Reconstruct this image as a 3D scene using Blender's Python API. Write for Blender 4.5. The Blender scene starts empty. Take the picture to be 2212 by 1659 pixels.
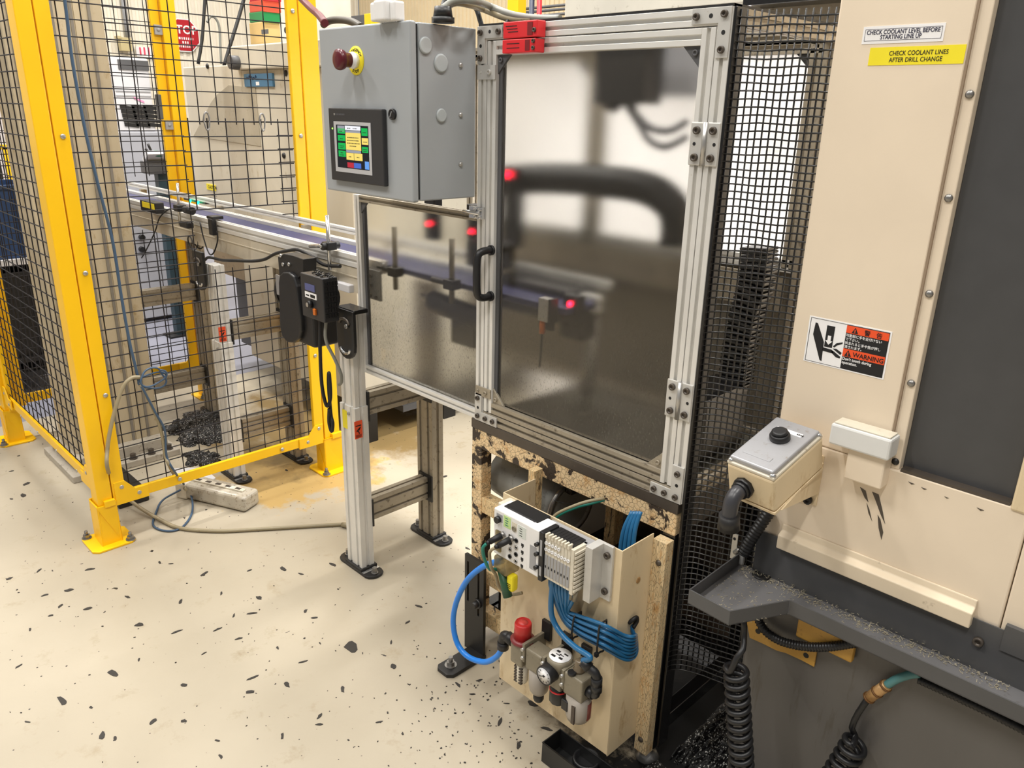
import bpy, bmesh, math, random
from mathutils import Vector as V, Matrix
random.seed(7)
R = math.radians
SC = bpy.context.scene
COL = SC.collection

# ------------------------------------------------------------------ camera
F_PX, CX, CY, CAMZ = 1689.25, 1106.0, 829.5, 1.55
yaw, pitch, roll = R(135.0793), R(19.28100537), R(1.3592458)
fwd = V((math.cos(yaw)*math.cos(pitch), math.sin(yaw)*math.cos(pitch), -math.sin(pitch)))
rt = fwd.cross(V((0, 0, 1))).normalized()
up = rt.cross(fwd)
cr, sr = math.cos(roll), math.sin(roll)
rt, up = (cr*rt + sr*up), (-sr*rt + cr*up)
CAM = V((0, 0, CAMZ))
cam = bpy.data.cameras.new('camera'); camo = bpy.data.objects.new('camera', cam); COL.objects.link(camo)
cam.sensor_width = 36.0; cam.lens = F_PX/2212.0*36.0; cam.clip_start = 0.02; cam.clip_end = 100
m = Matrix((rt, up, -fwd)).transposed().to_4x4(); m.translation = CAM
camo.matrix_world = m
SC.camera = camo

def at(px, py, axis, val):
    """survey helper: where the sight line through a measured point meets the plane axis=val"""
    d = rt*((px-CX)/F_PX) - up*((py-CY)/F_PX) + fwd
    return CAM + d*((val-CAM[axis])/d[axis])
def aX(px, py, x): return at(px, py, 0, x)
def aY(px, py, y): return at(px, py, 1, y)
def aZ(px, py, z=0.0): return at(px, py, 2, z)

# ------------------------------------------------------------------ colour + materials
def lin(c):
    return tuple(((v/255.0)/12.92 if v/255.0 <= 0.04045 else ((v/255.0+0.055)/1.055)**2.4) for v in c) + (1.0,)
MATS = {}
class NT:
    def __init__(s, name):
        s.m = bpy.data.materials.new(name); s.m.use_nodes = True
        s.t = s.m.node_tree; s.t.nodes.clear()
        s.out = s.n('ShaderNodeOutputMaterial')
        MATS[name] = s.m
    def n(s, kind, **kw):
        x = s.t.nodes.new(kind)
        for k, v in kw.items():
            if k.startswith('i_'): x.inputs[k[2:].replace('_', ' ')].default_value = v
            else: setattr(x, k, v)
        return x
    def l(s, a, b): s.t.links.new(a, b)
    def coord(s, kind='Object', scale=(1, 1, 1)):
        c = s.n('ShaderNodeTexCoord'); mp = s.n('ShaderNodeMapping'); mp.inputs['Scale'].default_value = scale
        s.l(c.outputs[kind], mp.inputs['Vector']); return mp.outputs['Vector']
    def world(s, scale=(1, 1, 1)):
        c = s.n('ShaderNodeNewGeometry'); mp = s.n('ShaderNodeMapping'); mp.inputs['Scale'].default_value = scale
        s.l(c.outputs['Position'], mp.inputs['Vector']); return mp.outputs['Vector']
    def noise(s, vec, scale, detail=3, rough=.55, dist=0):
        x = s.n('ShaderNodeTexNoise'); x.inputs['Scale'].default_value = scale; x.inputs['Detail'].default_value = detail
        x.inputs['Roughness'].default_value = rough; x.inputs['Distortion'].default_value = dist
        s.l(vec, x.inputs['Vector']); return x.outputs['Fac']
    def ramp(s, fac, a, b, ca=(0, 0, 0, 1), cb=(1, 1, 1, 1)):
        x = s.n('ShaderNodeValToRGB'); x.color_ramp.elements[0].position = a; x.color_ramp.elements[1].position = b
        x.color_ramp.elements[0].color = ca; x.color_ramp.elements[1].color = cb
        s.l(fac, x.inputs['Fac']); return x.outputs['Color']
    def mix(s, fac, a, b):
        x = s.n('ShaderNodeMix', data_type='RGBA')
        for sock, v in ((x.inputs[0], fac), (x.inputs[6], a), (x.inputs[7], b)):
            if hasattr(v, 'node'): s.l(v, sock)
            else: sock.default_value = v
        return x.outputs[2]
    def math(s, op, a, b=0.0):
        x = s.n('ShaderNodeMath', operation=op)
        for sock, v in ((x.inputs[0], a), (x.inputs[1], b)):
            if hasattr(v, 'node'): s.l(v, sock)
            else: sock.default_value = v
        return x.outputs[0]
    def bsdf(s, col, rough=.5, metal=0, spec=.5, bump=None, bstr=.2, bdist=.002):
        p = s.n('ShaderNodeBsdfPrincipled')
        if hasattr(col, 'node'): s.l(col, p.inputs['Base Color'])
        else: p.inputs['Base Color'].default_value = col
        if hasattr(rough, 'node'): s.l(rough, p.inputs['Roughness'])
        else: p.inputs['Roughness'].default_value = rough
        p.inputs['Metallic'].default_value = metal
        p.inputs['Specular IOR Level'].default_value = spec
        if bump is not None:
            b = s.n('ShaderNodeBump'); b.inputs['Strength'].default_value = bstr; b.inputs['Distance'].default_value = bdist
            s.l(bump, b.inputs['Height']); s.l(b.outputs['Normal'], p.inputs['Normal'])
        s.p = p
        s.l(p.outputs[0], s.out.inputs['Surface'])
        return s
def paint(name, col, rough=.45, metal=0, dirt=None, amt=.0, scale=9, spec=.5, var=.06, stretch=(1, 1, 1)):
    """flat painted or plastic surface with slight tone variation and blotches of real dirt"""
    t = NT(name); w = t.world(stretch)
    c0 = lin(col); c1 = tuple(x*(1-var*2) for x in c0[:3])+(1,)
    c = t.mix(t.ramp(t.noise(w, scale*.6, 4), .35, .65), c0, c1)
    if dirt:
        f = t.ramp(t.noise(w, scale*3.1, 6, .7), .62-amt, .80-amt)
        c = t.mix(f, c, lin(dirt))
    t.bsdf(c, rough, metal, spec, t.noise(w, 260, 2), .08, .001)
    return t.m
def emit(name, col, s):
    t = NT(name); e = t.n('ShaderNodeEmission'); e.inputs['Color'].default_value = lin(col); e.inputs['Strength'].default_value = s
    t.l(e.outputs[0], t.out.inputs['Surface']); return t.m

# ------------------------------------------------------------------ mesh builder
def basis(d):
    d = V(d).normalized(); a = V((0, 0, 1)) if abs(d.z) < .9 else V((1, 0, 0))
    u = d.cross(a).normalized(); return u, d.cross(u).normalized()
def smooth_path(pts, k=6):
    pts = [V(p) for p in pts]
    if len(pts) < 3 or k < 2: return pts
    P = [pts[0]*2-pts[1]]+pts+[pts[-1]*2-pts[-2]]; o = []
    for i in range(1, len(P)-2):
        a, b, c, d = P[i-1:i+3]
        for j in range(k):
            t = j/k
            o.append(.5*((2*b)+(c-a)*t+(2*a-5*b+4*c-d)*t*t+(3*b-a-3*c+d)*t**3))
    return o+[pts[-1]]
class MB:
    def __init__(s): s.v = []; s.f = []; s.sm = []
    def add(s, vs, fs, smooth=False):
        n = len(s.v); s.v += [tuple(p) for p in vs]; s.f += [tuple(i+n for i in f) for f in fs]; s.sm += [smooth]*len(fs); return s
    def box(s, x0, x1, y0, y1, z0, z1):
        return s.add([(x, y, z) for x in (x0, x1) for y in (y0, y1) for z in (z0, z1)],
                     [(0, 1, 3, 2), (4, 6, 7, 5), (0, 4, 5, 1), (2, 3, 7, 6), (0, 2, 6, 4), (1, 5, 7, 3)])
    def obox(s, c, a, b, d):
        c, a, b, d = V(c), V(a), V(b), V(d)
        return s.add([c+i*a+j*b+k*d for i in (-1, 1) for j in (-1, 1) for k in (-1, 1)],
                     [(0, 1, 3, 2), (4, 6, 7, 5), (0, 4, 5, 1), (2, 3, 7, 6), (0, 2, 6, 4), (1, 5, 7, 3)])
    def cyl(s, p0, p1, r0, r1=None, n=16):
        r1 = r0 if r1 is None else r1; p0, p1 = V(p0), V(p1); u, w = basis(p1-p0); vs = []
        for p, r in ((p0, r0), (p1, r1)):
            vs += [p+u*(r*math.cos(2*math.pi*i/n))+w*(r*math.sin(2*math.pi*i/n)) for i in range(n)]
        s.add(vs, [(i, (i+1) % n, n+(i+1) % n, n+i) for i in range(n)], n > 7)
        return s.add(vs, [tuple(range(n))[::-1], tuple(range(n, 2*n))])
    def lathe(s, o, ax, prof, n=20):
        o = V(o); ax = V(ax).normalized(); u, w = basis(ax); vs = []
        for r, h in prof:
            vs += [o+ax*h+u*(r*math.cos(2*math.pi*i/n))+w*(r*math.sin(2*math.pi*i/n)) for i in range(n)]
        fs = [(k*n+i, k*n+(i+1) % n, (k+1)*n+(i+1) % n, (k+1)*n+i) for k in range(len(prof)-1) for i in range(n)]
        s.add(vs, fs, True)
        return s.add(vs, [tuple(range(n))[::-1], tuple(range((len(prof)-1)*n, len(prof)*n))])
    def tube(s, pts, r, n=8, k=6, closed=False):
        P = smooth_path(pts, k)
        if closed: P = P[:-1] if (P[0]-P[-1]).length < 1e-6 else P
        u = None; vs = []; N = len(P)
        for i, p in enumerate(P):
            d = (P[(i+1) % N]-P[i-1]) if closed else (P[min(i+1, N-1)]-P[max(i-1, 0)])
            d = d.normalized() if d.length > 1e-9 else V((0, 0, 1))
            u = basis(d)[0] if u is None else (u-d*u.dot(d))
            u = u.normalized() if u.length > 1e-6 else basis(d)[0]
            w = d.cross(u)
            rr = r[min(i*len(r)//N, len(r)-1)] if isinstance(r, (list, tuple)) else r
            vs += [p+u*(rr*math.cos(2*math.pi*j/n))+w*(rr*math.sin(2*math.pi*j/n)) for j in range(n)]
        M = N if closed else N-1
        s.add(vs, [(i*n+j, i*n+(j+1) % n, ((i+1) % N)*n+(j+1) % n, ((i+1) % N)*n+j) for i in range(M) for j in range(n)], True)
        if not closed: s.add(vs, [tuple(range(n))[::-1], tuple(range((N-1)*n, N*n))])
        return s
    def prism(s, poly, vec):
        n = len(poly); poly = [V(p) for p in poly]; vec = V(vec); vs = poly+[p+vec for p in poly]
        s.add(vs, [(i, (i+1) % n, n+(i+1) % n, n+i) for i in range(n)])
        return s.add(vs, [tuple(range(n))[::-1], tuple(range(n, 2*n))])
    def dome(s, c, d, r, h, n=12):
        return s.lathe(c, d, [(r, 0), (r, h*.25), (r*.85, h*.65), (r*.5, h*.92), (r*.12, h)], n)
    def hexbolt(s, c, d, r, h):
        d = V(d).normalized(); s.cyl(V(c), V(c)+d*h*.2, r*1.35, n=14); s.cyl(V(c)+d*h*.2, V(c)+d*h, r, n=6); return s
    def capscrew(s, c, d, r, h):
        """socket head cap screw with a recessed hex"""
        d = V(d).normalized(); c = V(c)
        return s.lathe(c, d, [(r, 0), (r, h*.85), (r*.9, h), (r*.55, h), (r*.5, h*.45)], 12)
    def tprof(s, p0, p1, wdir, w, h, slots=(1, 1), sw=.008, sd=.007):
        """T-slot aluminium extrusion from p0 to p1; w across wdir, h across the other side; slots=(on the w faces, on the h faces)"""
        p0, p1 = V(p0), V(p1); ax = (p1-p0).normalized(); a = V(wdir).normalized(); b = ax.cross(a).normalized()
        hw, hh = w/2, h/2; pts = []
        def side(c0, c1, nin, k):
            # walk from corner c0 to c1 cutting k slots inwards
            L = (c1-c0).length; t = (c1-c0).normalized(); q = [c0]
            for i in range(k):
                m_ = L*(i+.5)/k
                q += [c0+t*(m_-sw/2), c0+t*(m_-sw/2)+nin*sd, c0+t*(m_+sw/2)+nin*sd, c0+t*(m_+sw/2)]
            return q
        A = V((-hw, -hh, 0)); B = V((hw, -hh, 0)); C = V((hw, hh, 0)); D = V((-hw, hh, 0))
        pts = side(A, B, V((0, 1, 0)), slots[0])+side(B, C, V((-1, 0, 0)), slots[1])+side(C, D, V((0, -1, 0)), slots[0])+side(D, A, V((1, 0, 0)), slots[1])
        return s.prism([p0+a*p.x+b*p.y for p in pts], p1-p0)
    def build(s, name, mat, parent=None, bevel=0, seg=2, smooth=False):
        off = V(parent['_o']) if parent is not None and '_o' in parent else V((0, 0, 0))
        me = bpy.data.meshes.new(name); me.from_pydata([tuple(V(p)-off) for p in s.v], [], s.f)
        for p, q in zip(me.polygons, s.sm): p.use_smooth = q or smooth
        b = bmesh.new(); b.from_mesh(me); bmesh.ops.remove_doubles(b, verts=b.verts, dist=1e-6)
        bmesh.ops.recalc_face_normals(b, faces=b.faces); b.to_mesh(me); b.free()
        for mm in (mat if isinstance(mat, (list, tuple)) else [mat]): me.materials.append(mm)
        o = bpy.data.objects.new(name, me); COL.objects.link(o)
        if parent is not None: o.parent = parent
        OFF[o.name] = off; o['_o'] = list(off)
        if bevel:
            md = o.modifiers.new('bevel', 'BEVEL'); md.width = bevel; md.segments = seg; md.limit_method = 'ANGLE'; md.angle_limit = R(40)
        return o
OFF = {}
def tag(o, label, cat, group=None, kind=None):
    o['label'] = label
    if cat: o['category'] = cat
    if group: o['group'] = group
    if kind: o['kind'] = kind
    return o
def thing(name, label, cat, loc, group=None, kind=None):
    o = bpy.data.objects.new(name, None); COL.objects.link(o); o.location = loc; o.empty_display_size = .05
    o['_o'] = list(loc); return tag(o, label, cat, group, kind)
def lab(o, text): o['label'] = text; return o
def struct(o, label=None):
    o['kind'] = 'structure'
    if label: o['label'] = label
    return o
def text_mesh(name, s, mat, parent, origin, xdir, ydir, size, align='LEFT', depth=.0004, sx=1.0, bold=0.0, spacing=1.0):
    """lettering as a mesh; xdir is the reading direction, ydir is up"""
    cu = bpy.data.curves.new(name, 'FONT'); cu.body = s; cu.size = size; cu.align_x = align; cu.extrude = depth
    cu.offset = bold; cu.space_character = spacing; cu.resolution_u = 3
    tmp = bpy.data.objects.new(name+'_t', cu); COL.objects.link(tmp)
    bpy.context.view_layer.update()
    me = bpy.data.meshes.new_from_object(tmp.evaluated_get(bpy.context.evaluated_depsgraph_get()))
    bpy.data.objects.remove(tmp); bpy.data.curves.remove(cu)
    X = V(xdir).normalized(); Y = V(ydir).normalized(); Z = X.cross(Y); off = V(parent['_o']) if parent is not None else V((0, 0, 0))
    for v in me.vertices: v.co = V(origin)+X*(v.co.x*sx)+Y*v.co.y+Z*v.co.z-off
    me.materials.clear(); me.materials.append(mat); me.name = name
    o = bpy.data.objects.new(name, me); COL.objects.link(o)
    if parent is not None: o.parent = parent
    o['_o'] = list(off); return o
# ------------------------------------------------------------------ materials
YEL = paint('yellow_powder_coat', (250, 196, 8), .38, 0, (150, 105, 10), -.06, 6, var=.03)
WIRE = paint('black_wire_coat', (28, 25, 28), .55, spec=.35)
GALV = paint('zinc_plated_steel', (188, 186, 182), .32, .7, (120, 112, 100), .0, 30)
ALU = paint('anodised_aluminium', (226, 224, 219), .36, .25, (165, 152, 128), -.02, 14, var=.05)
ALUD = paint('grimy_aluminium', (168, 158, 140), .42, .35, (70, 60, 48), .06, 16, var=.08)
ALUB = paint('bracket_aluminium', (205, 203, 198), .45, .3, (150, 135, 110), 0, 22)
STEEL = paint('bare_steel', (150, 148, 145), .35, .8, (70, 62, 55), .02, 20)
CHROME = paint('bright_steel', (215, 215, 215), .2, .9)
BLK = paint('black_steel', (30, 29, 29), .45, 0, (70, 66, 60), -.04, 20)
BLKP = paint('black_plastic', (27, 27, 29), .42)
BLKR = paint('black_rubber', (22, 22, 24), .55)
BLKG = paint('oily_black_coat', (16, 15, 16), .26, 0, (60, 50, 36), -.02, 25, spec=.7)
GREYB = paint('grey_enclosure_enamel', (158, 162, 165), .42, 0, var=.02)
GREYC = paint('grey_plug_cap', (178, 184, 186), .4)
CREAM = paint('cream_machine_enamel', (232, 216, 193), .42, 0, (150, 128, 98), -.08, 7, var=.03)
CREAMD = paint('cream_enamel_dirty', (224, 204, 168), .45, 0, (176, 142, 92), .06, 5, var=.06, stretch=(1.5, 1.5, .55))
TANK = paint('grey_tank_enamel', (92, 89, 86), .38, 0, (66, 58, 46), .02, 5, var=.06, stretch=(1.8, 1.8, .25))
TRAY = paint('charcoal_tray_enamel', (80, 80, 81), .35, 0, (120, 116, 106), -.06, 18, var=.05)
TRAYF = paint('worn_tray_floor', (112, 111, 112), .38, .2, (58, 50, 42), .03, 8, var=.08)
DDOOR = paint('charcoal_door_enamel', (70, 70, 71), .42, 0, (104, 102, 100), -.13, 30, var=.04)
RED = paint('red_plastic', (214, 40, 46), .4, 0, var=.05)
REDT = paint('red_knob_plastic', (190, 40, 40), .35)
MAROON = paint('dark_red_button', (88, 18, 30), .3)
BLUEH = paint('bright_blue_hose', (30, 132, 232), .3)
BLUET = paint('blue_air_tube', (36, 102, 148), .28, 0, (60, 96, 116), .0, 30)
BELT = paint('navy_belt', (52, 54, 92), .5, 0, (92, 92, 120), -.05, 12)
TEAL = paint('green_cable_jacket', (30, 120, 105), .4)
BEIGEC = paint('beige_cable_jacket', (152, 140, 112), .45, 0, (100, 88, 64), .03, 20)
GREYC2 = paint('grey_cable_jacket', (132, 132, 124), .45)
NAVYC = paint('blue_grey_cable_jacket', (62, 86, 112), .45)
WHITE = paint('white_plastic', (238, 237, 236), .4)
OFFW = paint('ivory_plastic', (216, 208, 190), .45, 0, (150, 132, 100), .02, 40)
GREYP = paint('grey_plastic', (160, 160, 162), .45)
BOWL = paint('grey_bowl_plastic', (158, 150, 140), .35)
TAUPE = paint('taupe_cast_metal', (134, 126, 108), .45, .1, (80, 70, 52), .02, 40)
BRASS = paint('corroded_brass', (190, 150, 100), .45, .3, (110, 78, 40), .08, 40)
TANY = paint('tan_yellow_enamel', (190, 145, 62), .5, 0, (110, 76, 30), .05, 20)
LYEL = paint('yellow_label', (250, 232, 40), .5)
LWHT = paint('white_label', (246, 245, 245), .5)
LBLK = paint('black_ink', (20, 20, 22), .6)
LNAV = paint('navy_ink', (26, 26, 60), .6)
LORG = paint('orange_label', (240, 84, 36), .5)
LGRN = paint('pale_green_label', (196, 226, 150), .5)
SIGNR = paint('sign_red', (186, 22, 40), .45)
SIGNB = paint('sign_blue', (70, 120, 156), .5)
TOTE = paint('blue_tote_plastic', (34, 62, 104), .5, 0, (30, 50, 80), .05, 5)
RUBW = paint('off_white_metal', (214, 213, 216), .45)
LGREY = paint('light_grey_metal', (164, 165, 172), .5, 0, var=.03)
DGREY = paint('dark_grey_metal', (84, 84, 86), .5)
HOSER = paint('maroon_hose', (104, 34, 42), .4)
DARKG = paint('deep_charcoal_plastic', (44, 44, 46), .45)
SMOKE = paint('smoky_clear_plastic', (118, 104, 84), .2, 0, (70, 56, 36), .03, 40)

# worn epoxy floor: cream, broad tone drift, scuffs, chips of bare dark concrete, one oil stain
t = NT('worn_epoxy_floor'); w = t.world()
base = t.mix(t.ramp(t.noise(w, 1.3, 5), .3, .7), lin((180, 170, 151)), lin((165, 155, 136)))
base = t.mix(t.ramp(t.noise(w, 9, 6, .7), .58, .74), base, lin((158, 145, 121)))
wd = t.n('ShaderNodeVectorMath', operation='ADD'); nz = t.n('ShaderNodeTexNoise'); nz.inputs['Scale'].default_value = 30; nz.inputs['Detail'].default_value = 3
t.l(w, nz.inputs['Vector']); sc_ = t.n('ShaderNodeVectorMath', operation='SCALE'); sc_.inputs['Scale'].default_value = .035
t.l(nz.outputs['Color'], sc_.inputs[0]); t.l(w, wd.inputs[0]); t.l(sc_.outputs[0], wd.inputs[1])
def chips(scale, thr, dens, vec, strx=(1, 1, 1)):
    mp = t.n('ShaderNodeMapping'); mp.inputs['Scale'].default_value = strx; mp.inputs['Rotation'].default_value = (0, 0, .7*scale); t.l(vec, mp.inputs['Vector'])
    v = t.n('ShaderNodeTexVoronoi'); v.inputs['Scale'].default_value = scale; v.inputs['Randomness'].default_value = 1
    t.l(mp.outputs[0], v.inputs['Vector'])
    sep = t.n('ShaderNodeSeparateColor'); t.l(v.outputs['Color'], sep.inputs[0])
    near = t.math('LESS_THAN', v.outputs['Distance'], t.math('MULTIPLY', sep.outputs[1], thr))
    return t.math('MULTIPLY', near, t.math('GREATER_THAN', sep.outputs[0], 1-dens))
cA = chips(11, .14, .16, wd.outputs[0], (1, 1.9, 1)); cB = chips(30, .15, .14, wd.outputs[0], (1.8, 1, 1)); cC = chips(75, .22, .10, w)
ch = t.math('MAXIMUM', t.math('MAXIMUM', cA, cB), cC)
# oil stain beside the yellow post (its own blotchy outline)
gp = t.n('ShaderNodeVectorMath', operation='DISTANCE'); gp.inputs[1].default_value = (-2.95, 1.58, 0); t.l(w, gp.inputs[0])
st = t.math('SUBTRACT', t.math('ADD', t.noise(w, 7, 5, .65), .32), t.math('MULTIPLY', gp.outputs['Value'], 1.35))
base = t.mix(t.ramp(st, .30, .42), base, lin((184, 154, 98)))
gp2 = t.n('ShaderNodeVectorMath', operation='DISTANCE'); gp2.inputs[1].default_value = (-3.3, 2.0, 0); t.l(w, gp2.inputs[0])
st2 = t.math('SUBTRACT', t.math('ADD', t.noise(w, 5, 5, .65), .35), t.math('MULTIPLY', gp2.outputs['Value'], .95))
base = t.mix(t.ramp(st2, .25, .45), base, lin((138, 116, 76)))
# grey-painted aisle beyond the fenced cell
sx = t.n('ShaderNodeSeparateXYZ'); t.l(w, sx.inputs[0])
base = t.mix(t.math('LESS_THAN', sx.outputs[0], -4.35), base, lin((132, 133, 146)))
# black oily soak round the machine feet on the right
gp3 = t.n('ShaderNodeVectorMath', operation='DISTANCE'); gp3.inputs[1].default_value = (-.70, 1.80, 0); t.l(w, gp3.inputs[0])
st3 = t.math('SUBTRACT', t.math('ADD', t.noise(w, 8, 6, .7), .42), t.math('MULTIPLY', gp3.outputs['Value'], 1.25))
soak = t.ramp(st3, .12, .26)
base = t.mix(t.ramp(st3, -.02, .3), base, lin((150, 136, 112)))
col = t.mix(ch, base, lin((44, 40, 36)))
col = t.mix(soak, col, lin((20, 19, 18)))
t.bsdf(col, .42, 0, .4, t.noise(w, 60, 4), .12, .002); FLOOR = t.m

# cream paint flaking off dark steel
def peel(name, thr, a, b, scale=16, stretch=(1, 1, 1)):
    global t
    t = NT(name); w = t.world(stretch); n = t.noise(w, scale, 7, .62, .5)
    f = t.ramp(n, thr-.012, thr+.012)
    vo = t.n('ShaderNodeTexVoronoi'); vo.feature = 'DISTANCE_TO_EDGE'; vo.inputs['Scale'].default_value = 90; t.l(w, vo.inputs['Vector'])
    crack = t.ramp(vo.outputs['Distance'], .0, .07)
    cc = t.mix(crack, lin(tuple(int(x*.62) for x in a)), lin(a))
    cc = t.mix(t.ramp(t.noise(w, 34, 5, .7), .52, .72), cc, lin((196, 146, 86)))
    c = t.mix(f, lin(b), cc)
    h = t.math('ADD', t.math('MULTIPLY', f, 1.0), t.math('MULTIPLY', crack, .35))
    t.bsdf(c, .5, 0, .4, h, .6, .003); return t.m
PEEL = peel('flaking_cream_paint', .46, (232, 204, 160), (62, 52, 44))
PEEL2 = peel('rust_streaked_cream_paint', .37, (228, 200, 152), (66, 54, 42), 10, (2.2, 2.2, .6))
BARE = paint('dark_bare_steel', (84, 76, 68), .4, .3, (130, 118, 98), -.02, 30)

# column cladding: stained plaster board
COLM = paint('stained_column_cladding', (190, 176, 148), .6, 0, (152, 128, 84), .05, 7, var=.08, stretch=(1, 1, .5))
COLG = paint('grey_column_edge', (128, 122, 112), .6)

# hazy, coolant-splashed polycarbonate
def haze(name, tint, clear, dirtcol, amt, ior=1.35, rough=.34, fog=0.0):
    global t
    t = NT(name); w = t.world()
    tr = t.n('ShaderNodeBsdfTransparent'); tr.inputs['Color'].default_value = lin(tint)
    rf = t.n('ShaderNodeBsdfRefraction'); rf.inputs['IOR'].default_value = ior; rf.inputs['Roughness'].default_value = rough; rf.inputs['Color'].default_value = lin(tint)
    a = t.n('ShaderNodeMixShader'); a.inputs[0].default_value = 1-clear; t.l(tr.outputs[0], a.inputs[1]); t.l(rf.outputs[0], a.inputs[2])
    df = t.n('ShaderNodeBsdfDiffuse'); df.inputs['Color'].default_value = lin(dirtcol)
    tl = t.n('ShaderNodeBsdfTranslucent'); tl.inputs['Color'].default_value = lin(dirtcol)
    dd = t.n('ShaderNodeMixShader'); dd.inputs[0].default_value = .45; t.l(df.outputs[0], dd.inputs[1]); t.l(tl.outputs[0], dd.inputs[2])
    # splashed film: heavier on the lower part, with fine droplets
    sz = t.n('ShaderNodeSeparateXYZ'); t.l(w, sz.inputs[0])
    low = t.math('MULTIPLY', t.math('SUBTRACT', 1.34, t.math('ADD', sz.outputs[2], t.math('MULTIPLY', t.noise(w, 5, 4), .25))), 3.2)
    low = t.math('MAXIMUM', t.math('MINIMUM', low, 1.0), 0.0)
    wd2 = t.world((1, 1, .45)); drops = t.math('MULTIPLY', t.ramp(t.noise(wd2, 300, 2), .60, .68), t.math('ADD', t.math('MULTIPLY', low, .62), .0))
    f = t.math('ADD', t.math('ADD', t.math('MULTIPLY', t.noise(w, 4, 4), amt*.5), amt*.6), t.math('MULTIPLY', drops, .5))
    f = t.math('ADD', f, t.math('MULTIPLY', low, fog)); f = t.math('MINIMUM', f, .95)
    mx = t.n('ShaderNodeMixShader'); t.l(f, mx.inputs[0]); t.l(a.outputs[0], mx.inputs[1]); t.l(dd.outputs[0], mx.inputs[2])
    gl = t.n('ShaderNodeBsdfGlossy'); gl.inputs['Roughness'].default_value = .08
    fr = t.n('ShaderNodeFresnel'); fr.inputs['IOR'].default_value = 1.4
    fx = t.n('ShaderNodeMixShader'); t.l(t.math('MULTIPLY', fr.outputs[0], .6), fx.inputs[0]); t.l(mx.outputs[0], fx.inputs[1]); t.l(gl.outputs[0], fx.inputs[2])
    t.l(fx.outputs[0], t.out.inputs['Surface']); return t.m
PANE = haze('splashed_polycarbonate', (244, 243, 240), .0, (128, 122, 112), .075, ior=1.25, rough=.26, fog=.16)
PANEB = haze('milky_polycarbonate', (250, 250, 250), .25, (246, 244, 242), .6)
CLEARP = haze('clear_plastic', (235, 228, 205), .55, (190, 176, 140), .3)
LENS = paint('frosted_lens', (222, 222, 219), .3, 0, (196, 188, 170), -.02, 12)
def gloss_chips():
    t = NT('oily_metal_chips'); w = t.world()
    vo = t.n('ShaderNodeTexVoronoi'); vo.inputs['Scale'].default_value = 380; t.l(w, vo.inputs['Vector'])
    sep = t.n('ShaderNodeSeparateColor'); t.l(vo.outputs['Color'], sep.inputs[0])
    c = t.mix(t.math('GREATER_THAN', sep.outputs[0], .92), lin((16, 15, 15)), lin((200, 198, 192)))
    t.bsdf(c, .3, .3, .6, t.noise(w, 200, 3), .9, .004); return t.m
CHIPS = gloss_chips()
LED_R = emit('red_indicator_glow', (255, 20, 50), 30)
LED_G = emit('green_indicator_glow', (30, 255, 170), 5)
SCR = {k: emit('screen_'+k, c, s) for k, c, s in (('green', (40, 190, 90), .95), ('yellow', (255, 226, 118), 1.0), ('grey', (176, 178, 188), .8), ('white', (250, 250, 255), 1.0), ('red', (205, 60, 72), .9), ('blue', (84, 120, 215), .9), ('dark', (58, 58, 60), .6), ('sky', (110, 165, 240), 1.0))}
# corrugated cladding
WALLM = paint('beige_wall_cladding', (226, 208, 172), .55, 0, var=.03)
WALL_LIT = paint('lit_wall_cladding', (238, 230, 212), .55, 0, var=.03)  # left wall's beige lightened in the colour to stand for overexposure
# ================================================================== SETTING
struct(MB().box(-14, 5, -4, 9, -.06, 0).build('floor', FLOOR), 'cream epoxy workshop floor with dark chips')
def ribs(name, a, b, nrm, z1, pitch, mat, label):
    a, b, n = V(a), V(b), V(nrm); L = (b-a).length; d = (b-a).normalized(); P = []; x = 0
    while x < L:
        for u, h in ((0, 0), (.42, 0), (.5, .018), (.92, .018)):
            if x+u*pitch <= L: P.append(a+d*(x+u*pitch)+n*h)
        x += pitch
    P += [a+d*L-n*.05, a-n*.05]
    struct(MB().prism(P, (0, 0, z1)).build(name, mat), label)
ribs('wall_left', (-11, -4, 0), (-11, 7.5, 0), (1, 0, 0), 6, .085, WALL_LIT, 'beige ribbed metal cladding of the far left wall, bright light painted in')
ribs('wall_back', (-11, 7.5, 0), (3, 7.5, 0), (0, -1, 0), 6, .075, WALLM, 'beige ribbed metal cladding of the rear wall')

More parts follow.
